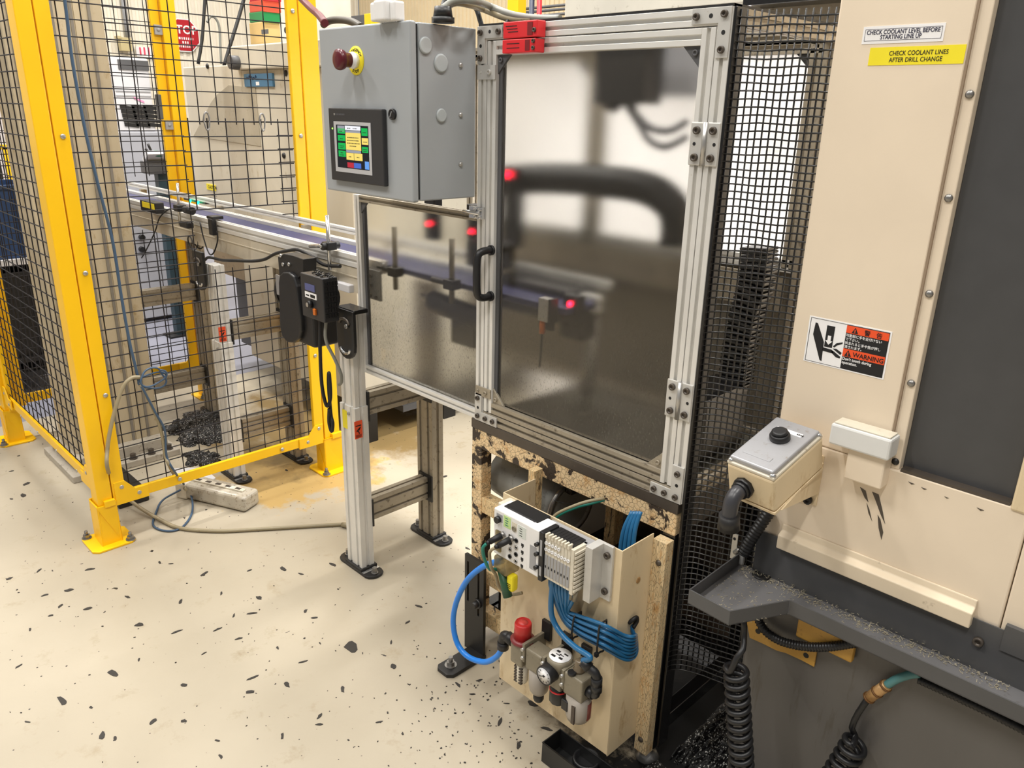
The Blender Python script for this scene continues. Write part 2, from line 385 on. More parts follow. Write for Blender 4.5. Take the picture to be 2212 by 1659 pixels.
# ================================================================== SAFETY FENCE
def bolt(m, c, d, r=.0085): return m.dome(c, d, r, r*.55, 12)
def fence_post(x, y, wx, wy, label, h=2.3, clip=(1, 0), anchors=((-1, -1), (1, 1)), rot=1):
    t = thing('fence_post', label, 'post', (x, y, 0), 'yellow safety fence posts')
    MB().box(x-wx/2, x+wx/2, y-wy/2, y+wy/2, .03, h).build('post_tube', YEL, t, .003)
    sx_, sy_ = wx/2+.009, wy/2+.009
    m_ = MB()
    m_.box(x-sx_, x+sx_, y-sy_, y-sy_+.006, .006, .165).box(x-sx_, x+sx_, y+sy_-.006, y+sy_, .006, .172)
    m_.box(x-sx_, x-sx_+.006, y-sy_, y+sy_, .006, .17).box(x+sx_-.006, x+sx_, y-sy_, y+sy_, .006, .165)
    m_.build('base_sleeve', YEL, t, .002)
    MB().box(x+wx/2, x+wx/2+.016, y-.008, y+wy/2+.004, .158, .182).build('locking_clip', YEL, t, .002)
    c = .018; a = .076
    poly = [(x+px_, y+py_, 0) for px_, py_ in ((-a+c, -a), (a-c, -a), (a, -a+c), (a, a-c), (a-c, a), (-a+c, a), (-a, a-c), (-a, -a+c))]
    MB().prism(poly, (0, 0, .008)).build('base_plate', YEL, t, .0015)
    for i, j in anchors:
        m_ = MB(); p = V((x+i*.058, y+j*.058, .008)); m_.cyl(p, p+V((0, 0, .003)), .017, n=16).cyl(p+V((0, 0, .003)), p+V((0, 0, .015)), .012, n=6).cyl(p+V((0, 0, .015)), p+V((0, 0, .030)), .006, n=10)
        m_.build('anchor_bolt', STEEL, t)
    return t
fence_post(-2.86, .747, .07, .05, 'nearest yellow safety fence post, at the corner where two mesh panels meet')
fence_post(-2.852, 1.697, .055, .075, 'yellow safety fence post right beside the conveyor drive and grey control box', anchors=((1, -1), (-1, 1)))
fence_post(-4.125, .745, .07, .05, 'yellow fence post at far left whose base plate shows at the photo edge', anchors=((1, -1),))
fence_post(-4.125, 1.706, .05, .07, 'rear yellow fence post behind the conveyor, inside the caged corner', anchors=((1, -1), (-1, 1)))

HZ, VP, WR = .0492, .0685, .0021
def wire(m, a, b, r=WR): return m.cyl(a, b, r, n=6)

# --- right-hand panel (along y), with the conveyor opening cut out of the mesh
t1 = thing('mesh_fence', 'yellow framed wire mesh fence panel that the conveyor passes through', 'fence panel', (-2.84, 1.2, 0), 'yellow framed mesh fences')
XW = -2.848
for y0, y1 in ((.776, .820), (1.612, 1.655)):
    MB().box(-2.845, -2.826, y0, y1, .15, 2.25).build('stile', YEL, t1, .002)
MB().box(-2.843, -2.828, .80, 1.64, .155, .195).build('bottom_rail', YEL, t1, .002)
for s_, y0 in ((1, .782), (-1, 1.652)):
    MB().prism([(-2.830, y0, .148), (-2.830, y0+s_*.118, .148), (-2.830, y0+s_*.118, .196), (-2.830, y0+s_*.072, .196), (-2.830, y0+s_*.038, .238), (-2.830, y0, .238)], (.008, 0, 0)).build('corner_gusset', YEL, t1, .001)
for y, z in ((.799, 1.87), (.799, 1.441), (.801, 1.007), (.803, .574), (.808, .215), (.866, .174), (1.018, .178), (1.634, 1.876), (1.636, 1.439), (1.636, .99), (1.637, .552), (1.632, .220), (1.575, .172), (1.453, .174)):
    bolt(MB(), (-2.824 if z < .3 or 1 else 0, y, z), (1, 0, 0)).build('bolt', GALV, t1)
m_ = MB(); y = .842; k = 0
while y < 1.612:
    if 1.205 < y < 1.545:
        wire(m_, (XW, y, .19), (XW, y, .962)); wire(m_, (XW, y, 1.478), (XW, y, 2.25))
    elif y >= 1.545: wire(m_, (XW, y, .19), (XW, y, .962)); wire(m_, (XW, y, 1.125), (XW, y, 2.25))
    else: wire(m_, (XW, y, .19), (XW, y, 2.25))
    y += VP
z = .21
while z < 2.25:
    if .97 < z < 1.475:
        wire(m_, (XW+.004, .82, z), (XW+.004, 1.19, z))
        if z > 1.13: wire(m_, (XW+.004, 1.545, z), (XW+.004, 1.612, z))
    else: wire(m_, (XW+.004, .82, z), (XW+.004, 1.612, z))
    z += HZ
m_.build('wire_mesh', WIRE, t1)

# patch of mesh clipped over the upper half of the opening
t2 = thing('mesh_patch', 'loose square of black wire mesh clipped over the gap above the conveyor', 'mesh patch', (-2.836, 1.39, 1.18))
m_ = MB(); XP = -2.834
for i in range(6):
    y = 1.205+i*VP
    if y < 1.61: wire(m_, (XP, y, 1.185), (XP, y, 1.50), .0024)
for i in range(7):
    z = 1.187+i*.0502; wire(m_, (XP+.005, 1.175, z), (XP+.005, 1.60, z), .0024)
m_.build('wire_grid', WIRE, t2)
for px_, py_, lb in ((447, 262, 'steel carabiner clipping the mesh patch at its left upper corner'), (567, 264, 'steel carabiner clipping the mesh patch near its right upper corner')):
    c = aX(px_, py_, -2.822)
    pts = [c+V((0, math.cos(a)*.011*(1.0 if math.sin(a) > 0 else .8), math.sin(a)*.030)) for a in [i*math.pi/8 for i in range(16)]]
    o = MB().tube(pts, .0032, 6, 2, True).build('carabiner', STEEL); tag(o, lb, 'carabiner', 'carabiners on the fence mesh')

# --- left panel (along x)
t3 = thing('mesh_fence', 'wire mesh fence panel at the far left running back from the corner post', 'fence panel', (-3.5, .745, 0), 'yellow framed mesh fences')
YW = .748
for x0, x1 in ((-4.082, -4.040), (-2.952, -2.905)):
    MB().box(x0, x1, .735, .755, .2, 2.25).build('stile', YEL, t3, .002)
MB().box(-4.06, -2.90, .737, .753, .205, .245).build('bottom_rail', YEL, t3, .002)
MB().prism([(-4.08, .733, .2), (-3.97, .733, .2), (-3.97, .733, .246), (-4.01, .733, .246), (-4.045, .733, .29), (-4.08, .733, .29)], (0, -.006, 0)).build('corner_gusset', YEL, t3, .001)
MB().prism([(-2.905, .733, .2), (-3.01, .733, .2), (-3.01, .733, .246), (-2.97, .733, .246), (-2.94, .733, .29), (-2.905, .733, .29)], (0, -.006, 0)).build('corner_gusset', YEL, t3, .001)
for x, z in ((-4.06, .26), (-4.0, .222), (-3.8, .225), (-3.55, .225), (-3.3, .225), (-3.05, .225), (-2.93, .26), (-4.06, .5)):
    bolt(MB(), (x, .727 if z > .21 else .735, z), (0, -1, 0), .007).build('bolt', GALV, t3)
m_ = MB(); x = -2.985
while x > -4.03: wire(m_, (x, YW, .24), (x, YW, 2.25)); x -= VP
z = .255
while z < 2.25: wire(m_, (-4.05, YW-.004, z), (-2.93, YW-.004, z)); z += HZ
m_.build('wire_mesh', WIRE, t3)

# --- rear panel (along y) at x=-4.13
t4 = thing('mesh_fence', 'rear wire mesh fence panel seen through the front mesh behind the column', 'fence panel', (-4.13, 1.2, 0), 'yellow framed mesh fences')
for y0, y1 in ((.775, .82), (1.625, 1.668)): MB().box(-4.14, -4.122, y0, y1, .16, 2.3).build('stile', YEL, t4, .002)
MB().box(-4.14, -4.124, .80, 1.65, .17, .215).build('bottom_rail', YEL, t4, .002)
MB().prism([(-4.122, 1.668, .165), (-4.122, 1.56, .165), (-4.122, 1.56, .215), (-4.122, 1.60, .215), (-4.122, 1.628, .255), (-4.122, 1.668, .255)], (.006, 0, 0)).build('corner_gusset', YEL, t4, .001)
m_ = MB(); y = .85
while y < 1.62:
    if y > 1.36: wire(m_, (-4.135, y, .2), (-4.135, y, .94)); wire(m_, (-4.135, y, 1.20), (-4.135, y, 2.3))
    else: wire(m_, (-4.135, y, .2), (-4.135, y, 2.3))
    y += VP
z = .235
while z < 2.3: wire(m_, (-4.131, .82, z), (-4.131, 1.35 if .94 < z < 1.2 else 1.63, z)); z += HZ
m_.build('wire_mesh', WIRE, t4)
for z in (1.876, 1.443):
    cl = MB().box(-4.12, -4.108, 1.635, 1.672, z-.022, z+.022); bolt(cl, (-4.108, 1.653, z), (1, 0, 0), .008)
    cl.build('mesh_clamp', GREYP, t4, .001)
o = MB().box(-4.118, -4.09, 1.600, 1.622, 1.47, 1.585).build('latch_box', DGREY, t4, .003)

# ================================================================== BUILDING COLUMN
cm = thing('column', 'beige clad building column standing inside the fenced corner', 'column', (-3.66, 1.03, 0), None, 'structure')
cm['label'] = 'beige clad building column standing inside the fenced corner'
MB().box(-3.80, -3.565, .86, 1.222, .075, 3.6).build('cladding', COLM, cm, .004)
g = MB()
for y in (.885, .965, 1.03, 1.098, 1.165): g.box(-3.566, -3.559, y, y+.011, .075, 3.6)
g.build('cladding_joint', COLG, cm)
g = MB()
for y in (.90, .985, 1.115): g.box(-3.566, -3.5615, y, y+.028, .075, 3.6)
g.build('cladding_rib', COLM, cm)
MB().box(-3.86, -3.44, .80, 1.26, 0, .03).box(-3.83, -3.50, .83, 1.23, .03, .078).build('base_plate', paint('grey_base_plate', (176, 168, 154), .5, 0, (70, 60, 48), .06, 16), cm, .003)
for x, y in ((-3.468, .9), (-3.468, .97), (-3.468, 1.06), (-3.468, 1.14), (-3.468, 1.22)):
    MB().hexbolt((x, y, .03), (0, 0, 1), .013, .024).build('anchor_bolt', BARE, cm)

# ================================================================== CABLES ON THE FENCE + LAMP HOUSING ON THE FLOOR
X0 = -2.815
o = MB().tube([aX(a, b, X0) for a, b in ((138, -12), (145, 40), (153, 110), (168, 200), (188, 300), (212, 400), (243, 520), (262, 640), (280, 740), (292, 790), (300, 826))], .0052, 8, 5).build('cable', NAVYC)
tag(o, 'blue grey cable hanging straight down the front of the fence mesh', 'cable')
pts = []
for i in range(40):
    a = i/40*2*math.pi*2.2; c = aX(331, 822, X0+.008+.0006*i); rr = .050+.006*math.sin(i*.9)
    pts.append(c+V((.004*math.sin(i*.5), rr*math.cos(a)*.92, rr*.62*math.sin(a)+(.012 if i > 20 else 0))))
o = MB().tube(pts, .0035, 6, 3).build('cable_coil', NAVYC); tag(o, 'small loose coil of blue grey cable tied to the fence mesh', 'cable coil')
o = MB().tube([aX(a, b, X0+.012) for a, b in ((302, 815), (286, 816), (268, 832), (253, 870), (240, 920), (232, 970), (233, 1015))]+[V(aZ(255, 1058, .085)), V(aZ(300, 1095, .03)), V(aZ(345, 1122, .012)), V(aZ(390, 1141, .008)), V(aZ(470, 1147, .008)), V(aZ(560, 1143, .008)), V(aZ(660, 1137, .008)), V(aZ(745, 1132, .008))], .0072, 8, 6).build('cable', BEIGEC)
tag(o, 'beige power cable looping off the fence and along the floor to the conveyor leg', 'cable')
t = thing('cable_plug', 'beige inline cable plug on the floor against the conveyor leg', 'plug', tuple(aZ(748, 1132, 0)))
MB().cyl(aZ(738, 1133, .012), aZ(757, 1136, .012), .009, .012).build('plug_body', BEIGEC, t)
o = MB().tube([aX(a, b, X0+.012) for a, b in ((303, 830), (318, 858), (340, 905), (352, 950), (357, 985), (368, 1010))]+[V(aZ(384, 1040, .06)), V(aZ(402, 1058, .055))], .0062, 8, 5).build('cable', BEIGEC)
tag(o, 'beige cable running from the fence coil down into the lamp housing', 'cable')
o = MB().tube([aX(a, b, X0+.02) for a, b in ((306, 835), (335, 890), (356, 930), (360, 985), (378, 1020))]+[V(aZ(400, 1050, .05)), V(aZ(414, 1075, .02)), V(aZ(414, 1110, .006)), V(aZ(392, 1140, .005)), V(aZ(360, 1147, .005)), V(aZ(331, 1135, .005)), V(aZ(338, 1105, .006)), V(aZ(352, 1080, .02)), V(aZ(390, 1058, .045))], .0042, 8, 6).build('cable', NAVYC)
tag(o, 'dark blue cable making a loop on the floor below the fence', 'cable')
t = thing('lamp_housing', 'dirty clear plastic strip light housing lying on the floor under the fence', 'lamp', (-2.87, 1.2, 0))
d = (V((-2.73, 1.26, 0))-V((-3.02, 1.13, 0))).normalized(); n2 = V((-d.y, d.x, 0)); c0 = V((-2.885, 1.19, .036))
FUZZ = paint('yellowed_translucent_plastic', (186, 178, 162), .25, 0, (104, 88, 62), .08, 22)
MB().obox(c0-d*.0, d*.165, n2*.048, V((0, 0, .034))).build('diffuser_shell', FUZZ, t, .014, 3)
MB().obox(c0-d*.155, d*.028, n2*.053, V((0, 0, .036))).build('end_cap', OFFW, t, .008)
MB().obox(c0+V((0, 0, .037))-d*.01, d*.14, n2*.012, V((0, 0, .004))).build('mounting_strip', OFFW, t, .002)
m_ = MB()
for k in range(5): m_.obox(c0+V((0, 0, .041))+d*(-.1+k*.05), d*.012, n2*.007, V((0, 0, .001)))
m_.build('strip_slot', BARE, t)
# ================================================================== CONVEYOR
YN, YF, ZT = 1.40, 1.575, 1.100
cv = thing('belt_conveyor', 'narrow aluminium conveyor with dark navy belt on paired legs', 'conveyor', (-2.9, 1.5, 0))
XA, XB = -4.9, -1.25
MB().tprof((XA, YN+.014, ZT-.02), (-1.99, YN+.014, ZT-.02), (0, 0, 1), .04, .028, (1, 1)).build('side_rail', ALU, cv, .0012)
MB().tprof((XA, YF-.012, ZT-.022), (XB, YF-.012, ZT-.022), (0, 0, 1), .044, .026, (1, 1)).build('side_rail', ALU, cv, .0012)
MB().box(XA, XB, YN+.03, YF-.028, ZT-.03, ZT-.012).build('belt', BELT, cv, .003)
MB().box(XA, -2.02, YN+.004, YN+.016, ZT-.125, ZT-.042).box(XA, -2.02, YN+.001, YN+.006, ZT-.075, ZT-.070).build('side_skirt', paint('beige_conveyor_skirt', (206, 196, 176), .45, .1, (140, 124, 94), .0, 12), cv, .001)
m_ = MB(); m_.tprof((XA, YF+.028, ZT+.022), (XB, YF+.028, ZT+.022), (0, 0, 1), .022, .018, (1, 1), .006, .005)
m_.build('guide_rail', ALU, cv, .001)
m_ = MB()
for x in (-4.4, -3.5, -2.75, -2.2): m_.box(x-.012, x+.012, YF, YF+.03, ZT-.03, ZT+.012)
m_.build('guide_bracket', ALUD, cv)
MB().box(-2.06, -1.99, YN-.004, YN+.004, ZT-.125, ZT-.03).build('end_plate', ALUB, cv, .001)
for x, z in ((-2.035, 1.05), (-2.035, 1.02), (-2.01, .985), (-2.04, .985)):
    MB().capscrew((x, YN-.004, z), (0, -1, 0), .006, .005).build('screw', BARE, cv)
def leg_pair(xc, near, far, ztop=1.0, sticker=True, low=.22, high=.615):
    for y, nm in ((near, 0), (far, 1)):
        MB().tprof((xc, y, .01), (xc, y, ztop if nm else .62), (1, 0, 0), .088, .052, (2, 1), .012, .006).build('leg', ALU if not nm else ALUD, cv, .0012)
        if not nm:
            MB().tprof((xc, y+.002, .60), (xc, y+.002, .94), (1, 0, 0), .078, .044, (2, 1), .010, .006).build('leg_extension', ALU, cv, .001)
            MB().capscrew((xc+.01, y-.026, .595), (0, -1, 0), .006, .005).build('screw', GALV, cv)
        f = MB(); P = []
        for s_ in (0, 1):
            for i in range(7):
                a = -math.pi/2+math.pi*i/6+(0 if s_ == 0 else math.pi); cx_ = xc+(.075 if s_ == 0 else -.075)
                P.append((cx_+.030*math.cos(a), y+.036*math.sin(a), 0))
        f.prism(P, (0, 0, .010)); f.box(xc-.05, xc+.05, y-.034, y+.034, .008, .02)
        fo = f.build('foot', BLK, cv, .002)
        for s_ in (-1, 1):
            MB().hexbolt((xc+s_*.083, y, .010), (0, 0, 1), .009, .022).build('anchor_bolt', STEEL, fo)
        MB().box(xc+.052, xc+.066, y-.033, y+.033, .0095, .0125).build('foot_clip', CHROME, fo)
    for z, h in ((low, .085), (high, .08)):
        MB().tprof((xc, near+.026, z), (xc, far-.026, z), (0, 0, 1), h, .044, (2, 1), .008, .006).build('cross_bar', ALUD, cv, .001)
        for yy, s_ in ((near+.026, 1), (far-.026, -1)): MB().box(xc-.03, xc+.046, yy, yy+s_*.006, z-.052, z+.052).build('bar_bracket', BLK, cv)
leg_pair(-2.085, 1.340, 1.660)
leg_pair(-3.06, 1.345, 1.645, high=.66)
leg_pair(-3.85, 1.20, 1.605, high=.66)
def sticker(c, xd, w, h, parent):
    c = V(c); s_ = MB().box(c.x-.0005, c.x+.0006, c.y-w/2, c.y+w/2, c.z-h/2, c.z+h/2).build('warning_sticker', LORG, parent)
    m_ = MB(); x = c.x+.0012
    m_.box(x-.0004, x, c.y-w*.36, c.y+w*.36, c.z+h*.20, c.z+h*.26)
    m_.obox((x, c.y-w*.05, c.z+.0), (.0003, 0, 0), V((0, 1, .9)).normalized()*w*.26, V((0, -.9, 1)).normalized()*w*.07)
    m_.obox((x, c.y+w*.02, c.z-h*.15), (.0003, 0, 0), V((0, -.4, 1)).normalized()*w*.2, V((0, 1, .4)).normalized()*w*.06)
    m_.obox((x, c.y+w*.15, c.z+h*.05), (.0003, 0, 0), V((0, .6, 1)).normalized()*w*.2, V((0, 1, -.6)).normalized()*w*.06)
    for k in range(4): m_.box(x-.0004, x, c.y-w*.38, c.y+w*.38, c.z-h*(.30+.045*k), c.z-h*(.285+.045*k))
    m_.build('sticker_print', LBLK, s_)
xs = -2.085+.0445
sticker((xs, 1.325, .545), 0, .030, .062, cv)
sticker((-3.06+.0445, 1.33, .66), 0, .030, .062, cv)
MB().box(-2.115, -2.088, 1.3135, 1.3140, .535, .60).build('yellow_sticker', LYEL, cv)
# slotted black mounting plates at the leg tops
def slot_plate(xc, y, zt, name='leg_mount'):
    P = [(xc-.047, y, zt), (xc+.047, y, zt), (xc+.047, y, zt-.11)]
    P += [(xc+.047*math.cos(a), y, zt-.115-.045*math.sin(a)) for a in [math.pi*i/8 for i in range(1, 8)]]+[(xc-.047, y, zt-.11)]
    p = MB().prism(P, (0, .012, 0)).build(name, BLK, cv, .002)
    for zz, r_ in ((zt-.045, 1), (zt-.125, -1)):
        m_ = MB(); Q = [V((xc+.026*math.cos(a), y-.0015, zz+r_*.016*math.sin(a)*1.0)) for a in [math.pi*i/8 for i in range(9)]]
        m_.tube(Q, .005, 6, 2); m_.build('slot_arc', BARE if r_ > 0 else CHROME, p)  # raised arcs marking the slots, bare steel above, bright steel below
    MB().capscrew((xc+.016, y, zt-.05), (0, -1, 0), .008, .008).build('screw', STEEL, p)
    return p
slot_plate(-2.045, 1.295, .955); slot_plate(-3.11, 1.30, .99)
MB().box(-2.095, -1.998, 1.30, 1.352, .945, .958).build('mount_top', BLKG, cv, .002)
# motor drive
gc = aY(606, 560, 1.27)
P = [aY(a, b, 1.285) for a, b in ((601, 610), (603, 595), (610, 588), (622, 588), (633, 597), (640, 620), (649, 690), (650, 715), (645, 732), (634, 741), (620, 740), (609, 728), (604, 705))]
MB().prism(P, (0, .045, 0)).build('chain_cover', BLKP, cv, .006, 3)
P = [aY(a, b, 1.30) for a, b in ((600, 555), (612, 548), (632, 552), (655, 560), (655, 590), (640, 605), (603, 595))]
MB().prism(P, (0, .05, 0)).build('drive_plate', BLK, cv, .002)
for a, b in ((613, 571), (626, 571), (608, 552)): MB().capscrew(aY(a, b, 1.30), (0, -1, 0), .0065, .006).build('screw', GALV, cv)
mc = aY(668, 655, 1.36)
MB().cyl(mc+V((-.11, 0, .03)), mc+V((.10, 0, .03)), .062, n=24).cyl(mc+V((-.12, 0, .03)), mc+V((-.105, 0, .03)), .066, n=24).build('motor', BLKP, cv)
MB().box(mc.x-.05, mc.x+.12, 1.30, 1.40, .78, .90).build('gearbox', BLKP, cv, .012, 3)
MB().box(mc.x-.096, mc.x-.062, 1.292, 1.296, .93, 1.0).build('rating_plate', GALV, cv)
# speed controller box
k0 = aY(698, 604, 1.22); kb = aY(690, 695, 1.22); xl = aY(650, 592, 1.22).x
XR = -2.036
ctl = MB().box(-2.165, XR, 1.22, 1.272, .925, 1.062).build('speed_controller', DARKG, cv, .003)
m_ = MB()
for i in range(5):
    for j in range(7): m_.box(XR, XR+.003, 1.226+i*.0095, 1.2325+i*.0095, .940+j*.0165, .952+j*.0165)
m_.build('vent_grille', BLKP, ctl)
MB().box(-2.138, -2.082, 1.2185, 1.2205, 1.013, 1.034).build('blue_badge', paint('dull_blue_badge', (86, 92, 140), .5), ctl)
MB().box(-2.140, -2.074, 1.2185, 1.2205, .990, 1.008).build('value_label', LWHT, ctl)
MB().box(-2.108, -2.082, 1.2178, 1.219, .994, 1.003).box(-2.134, -2.116, 1.2178, 1.219, .996, 1.0).build('label_print', LBLK, ctl)
MB().cyl((-2.108, 1.22, .972), (-2.108, 1.206, .972), .012, n=16).build('dial_knob', BLKP, ctl)
MB().cyl((-2.108, 1.2055, .972), (-2.108, 1.2045, .972), .007, n=12).build('knob_face', GALV, ctl)
MB().box(-2.092, -2.079, 1.213, 1.2205, .942, .962).build('rocker_switch', paint('amber_switch', (210, 110, 30), .3), ctl, .002)
m_ = MB(); random.seed(3)
for k in range(9):
    a = V((-2.15+random.random()*.1, 1.23+random.random()*.035, 1.064)); m_.tube([a, a+V((.02, .01, .006)), a+V((.035, -.008, .002))], .002, 5, 2)
m_.build('swarf_curl', BLKG, ctl)
# cables below the controller
o = MB().tube([(-2.075, 1.25, .93), (-2.078, 1.245, .86), (-2.062, 1.262, .80), (-2.05, 1.275, .75), (-2.062, 1.283, .715), (-2.082, 1.287, .70)], .0055, 8, 5).build('cable', GREYC2); tag(o, 'grey cable drooping from the black speed controller to the conveyor leg', 'cable')
o = MB().tube([(-2.11, 1.25, .93), (-2.115, 1.245, .82), (-2.118, 1.245, .70), (-2.105, 1.25, .63), (-2.095, 1.26, .66), (-2.098, 1.262, .74), (-2.11, 1.265, .70), (-2.102, 1.262, .60), (-2.09, 1.26, .57), (-2.096, 1.258, .54), (-2.104, 1.255, .57), (-2.098, 1.255, .62)], .006, 8, 6).build('cable', BLKR); tag(o, 'black power cord knotted in a bunch below the speed controller', 'cord')
o = MB().tube([aY(a, b, 1.375) for a, b in ((428, 575), (442, 562), (452, 556), (480, 562), (510, 563), (545, 564), (572, 560), (595, 548), (625, 541), (645, 540), (672, 553), (700, 572), (735, 575))], .006, 8, 6).build('cable_bundle', BLKR); tag(o, 'black cable bundle strapped along the side of the conveyor', 'cable')
o = MB().tube([aY(a, b, 1.378) for a, b in ((432, 480), (440, 515), (452, 548), (462, 545), (470, 520), (469, 500))], .003, 6, 5).build('cable', BLKR); tag(o, 'thin black sensor lead looping off the conveyor skirt', 'cable')
o = MB().tube([aY(a, b, 1.37) for a, b in ((377, 453), (365, 452), (345, 470), (335, 500), (316, 540), (306, 557))], .003, 6, 5).build('cable', BLKR); tag(o, 'black lead hanging from the yellow sensor on the conveyor', 'cable')
pts = [aY(408, 525, 1.38)+V((.0, 0, 0))+V((.035*math.cos(a), .002*k_, .028*math.sin(a))) for k_, a in enumerate([i*.5 for i in range(26)])]
o = MB().tube(pts, .003, 6, 3).build('cable_coil', BLKR); tag(o, 'round coil of thin black lead hanging beside the rear conveyor leg', 'cable coil')
# sensors
t = thing('barcode_sensor', 'black and yellow sensor clamped to the conveyor behind the mesh', 'sensor', tuple(aY(330, 445, 1.37)))
a, b = aY(312, 438, 1.365), aY(345, 447, 1.365)
MB().box(a.x, b.x, 1.345, 1.385, b.z-.03, b.z+.018).build('sensor_body', BLKP, t, .003)
MB().box(a.x+.03, b.x-.008, 1.343, 1.346, b.z-.012, b.z+.012).build('yellow_face', LYEL, t)
MB().cyl((a.x-.015, 1.365, b.z-.012), (a.x+.012, 1.365, b.z-.012), .014, n=12).build('clamp_knob', BLKP, t)
t = thing('photo_sensor', 'small black photo sensor hanging on the near conveyor rail', 'sensor', tuple(aY(460, 488, 1.39)))
c = aY(459, 490, 1.388); MB().box(c.x-.018, c.x+.018, 1.378, 1.398, c.z-.033, c.z+.033).build('sensor_body', BLKP, t, .003)
MB().box(c.x-.035, c.x+.018, 1.382, 1.43, c.z+.03, c.z+.042).build('mount_arm', BLKP, t, .002)
t = thing('rod_clamp', 'black clamp with a stub rod on the post beside the conveyor far section', 'clamp', tuple(aY(385, 450, 1.36)))
p = aY(390, 450, 1.36); MB().cyl(aY(383, 395, 1.36), aY(389, 487, 1.36), .006, n=10).build('upright_rod', CHROME, t)
MB().box(p.x-.03, p.x+.02, 1.34, 1.38, p.z-.013, p.z+.016).build('clamp_body', BLKP, t, .005)
MB().cyl((p.x+.05, 1.36, p.z), (p.x+.115, 1.36, p.z), .016, n=14).build('clamp_knob', BLKP, t)
p2 = aY(405, 485, 1.36); MB().box(p2.x-.05, p2.x+.03, 1.345, 1.375, p2.z-.014, p2.z+.012).build('lower_clamp', BLKP, t, .005)
t = thing('fibre_sensor', 'thin black sensor bar with two green lamps across the conveyor', 'sensor', tuple(aY(430, 432, 1.58)))
a, b = aY(401, 430, 1.60), aY(447, 430, 1.60)
MB().box(a.x, b.x, 1.59, 1.61, a.z-.002, a.z+.006).build('sensor_bar', BLKP, t)
for px_, py_ in ((412, 434), (429, 438)):
    c = aY(px_, py_, 1.585); MB().lathe(c, (0, -1, .3), [(.008, 0), (.007, .004), (.003, .007)], 10).build('green_lamp', LED_G, t)
t = thing('sensor_post', 'bright steel rod with black cross clamp standing on the near conveyor rail', 'clamp', (-2.17, 1.375, 1.04))
a, b = aY(709, 465, 1.375), aY(713, 583, 1.375)
MB().cyl((b.x, 1.375, b.z), (b.x, 1.375, a.z), .0065, n=12).build('upright_rod', CHROME, t)
c = aY(712, 531, 1.375)
MB().box(c.x-.022, c.x+.016, 1.358, 1.394, c.z-.013, c.z+.013).cyl((c.x+.0, 1.345, c.z), (c.x, 1.41, c.z), .0125, n=14).build('cross_clamp', BLKP, t, .003)
MB().cyl(aY(670, 532, 1.375), (c.x, 1.375, c.z), .0065, n=12).build('side_rod', CHROME, t)
MB().capscrew((c.x+.0, 1.345, c.z), (0, -1, 0), .005, .004).build('screw', GALV, t)
t = thing('junction_box', 'small white box under the conveyor beside the speed controller', 'box', (-2.06, 1.40, .90))
a, b = aY(728, 603, 1.40), aY(762, 625, 1.40)
MB().box(a.x+.0, b.x, 1.385, 1.45, b.z-.012, a.z-.004).build('box_body', RUBW, t, .003)
# ================================================================== GUARD CELL
DY = 1.36            # front plane of the doors
gx0, gx1, gz0, gz1 = -1.505, -.825, .737, 1.735
pw = .030
ge = thing('guard_enclosure', 'tall aluminium framed machine guard with hazy plastic door', 'enclosure', (-1.165, 1.58, .72))
def post(x, y, z0, z1, par=ge, mat=ALU, nm='frame_post'): return MB().tprof((x, y, z0), (x, y, z1), (1, 0, 0), pw, pw, (1, 1), .008, .008).build(nm, mat, par, .0008)
def rail(x0, x1, y, z, par=ge, mat=ALU, nm='frame_rail'): return MB().tprof((x0, y, z), (x1, y, z), (0, 0, 1), pw, pw, (1, 1), .008, .008).build(nm, mat, par, .0008)
YC = DY+pw/2; YB = 1.80
post(gx0+pw/2, YC, gz0, gz1); post(gx1-pw/2, YC, gz0, gz1)
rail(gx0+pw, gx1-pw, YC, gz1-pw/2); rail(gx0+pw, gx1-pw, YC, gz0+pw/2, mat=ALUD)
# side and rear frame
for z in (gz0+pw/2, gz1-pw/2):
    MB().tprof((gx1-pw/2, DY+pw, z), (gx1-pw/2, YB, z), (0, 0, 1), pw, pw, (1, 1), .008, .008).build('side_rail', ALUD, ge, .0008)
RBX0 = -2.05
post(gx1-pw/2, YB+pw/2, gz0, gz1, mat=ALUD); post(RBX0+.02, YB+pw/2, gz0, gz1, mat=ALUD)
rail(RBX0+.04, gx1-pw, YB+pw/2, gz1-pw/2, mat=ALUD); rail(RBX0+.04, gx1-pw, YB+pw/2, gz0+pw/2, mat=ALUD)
MB().box(gx0, gx1, DY+.001, DY+.028, gz1, gz1+.005).box(gx1-.028, gx1, DY, YB+.03, gz1, gz1+.005).build('top_trim', BLK, ge)
# black edge strip that finishes the guard mesh on the side
XM = gx1+.003
MB().box(XM-.003, XM+.003, DY+.002, DY+.040, .06, gz1).build('mesh_edge_strip', BLKG, ge, .001)
# coarse black guard mesh stretched from the front post across the gap to the machine
mp_ = smooth_path([(gx1+.004, DY+.004, 0), (gx1+.010, DY+.022, 0), (gx1+.030, DY+.040, 0), (gx1+.09, DY+.060, 0), (gx1+.176, DY+.084, 0)], 10)
m_ = MB(); acc = 0.0; gz_ = .288
for i in range(len(mp_)-1):
    a, b = mp_[i], mp_[i+1]; L = (b-a).length
    while acc <= L:
        q = a+(b-a)*(acc/L); wv_ = .0008*math.sin(q.x*140)
        m_.tube([(q.x, q.y+wv_, gz_), (q.x+.001, q.y-wv_, .8), (q.x, q.y+wv_, 1.3), (q.x, q.y, gz1-.004)], .0017, 6, 3); acc += .0126
    acc -= L
z = gz_+.003
while z < gz1-.003: m_.tube([(p.x, p.y-.0015, z+.0012*math.sin(p.x*60+z*31)) for p in mp_[::4]]+[(mp_[-1].x, mp_[-1].y-.0015, z)], .0017, 6, 1); z += .0140
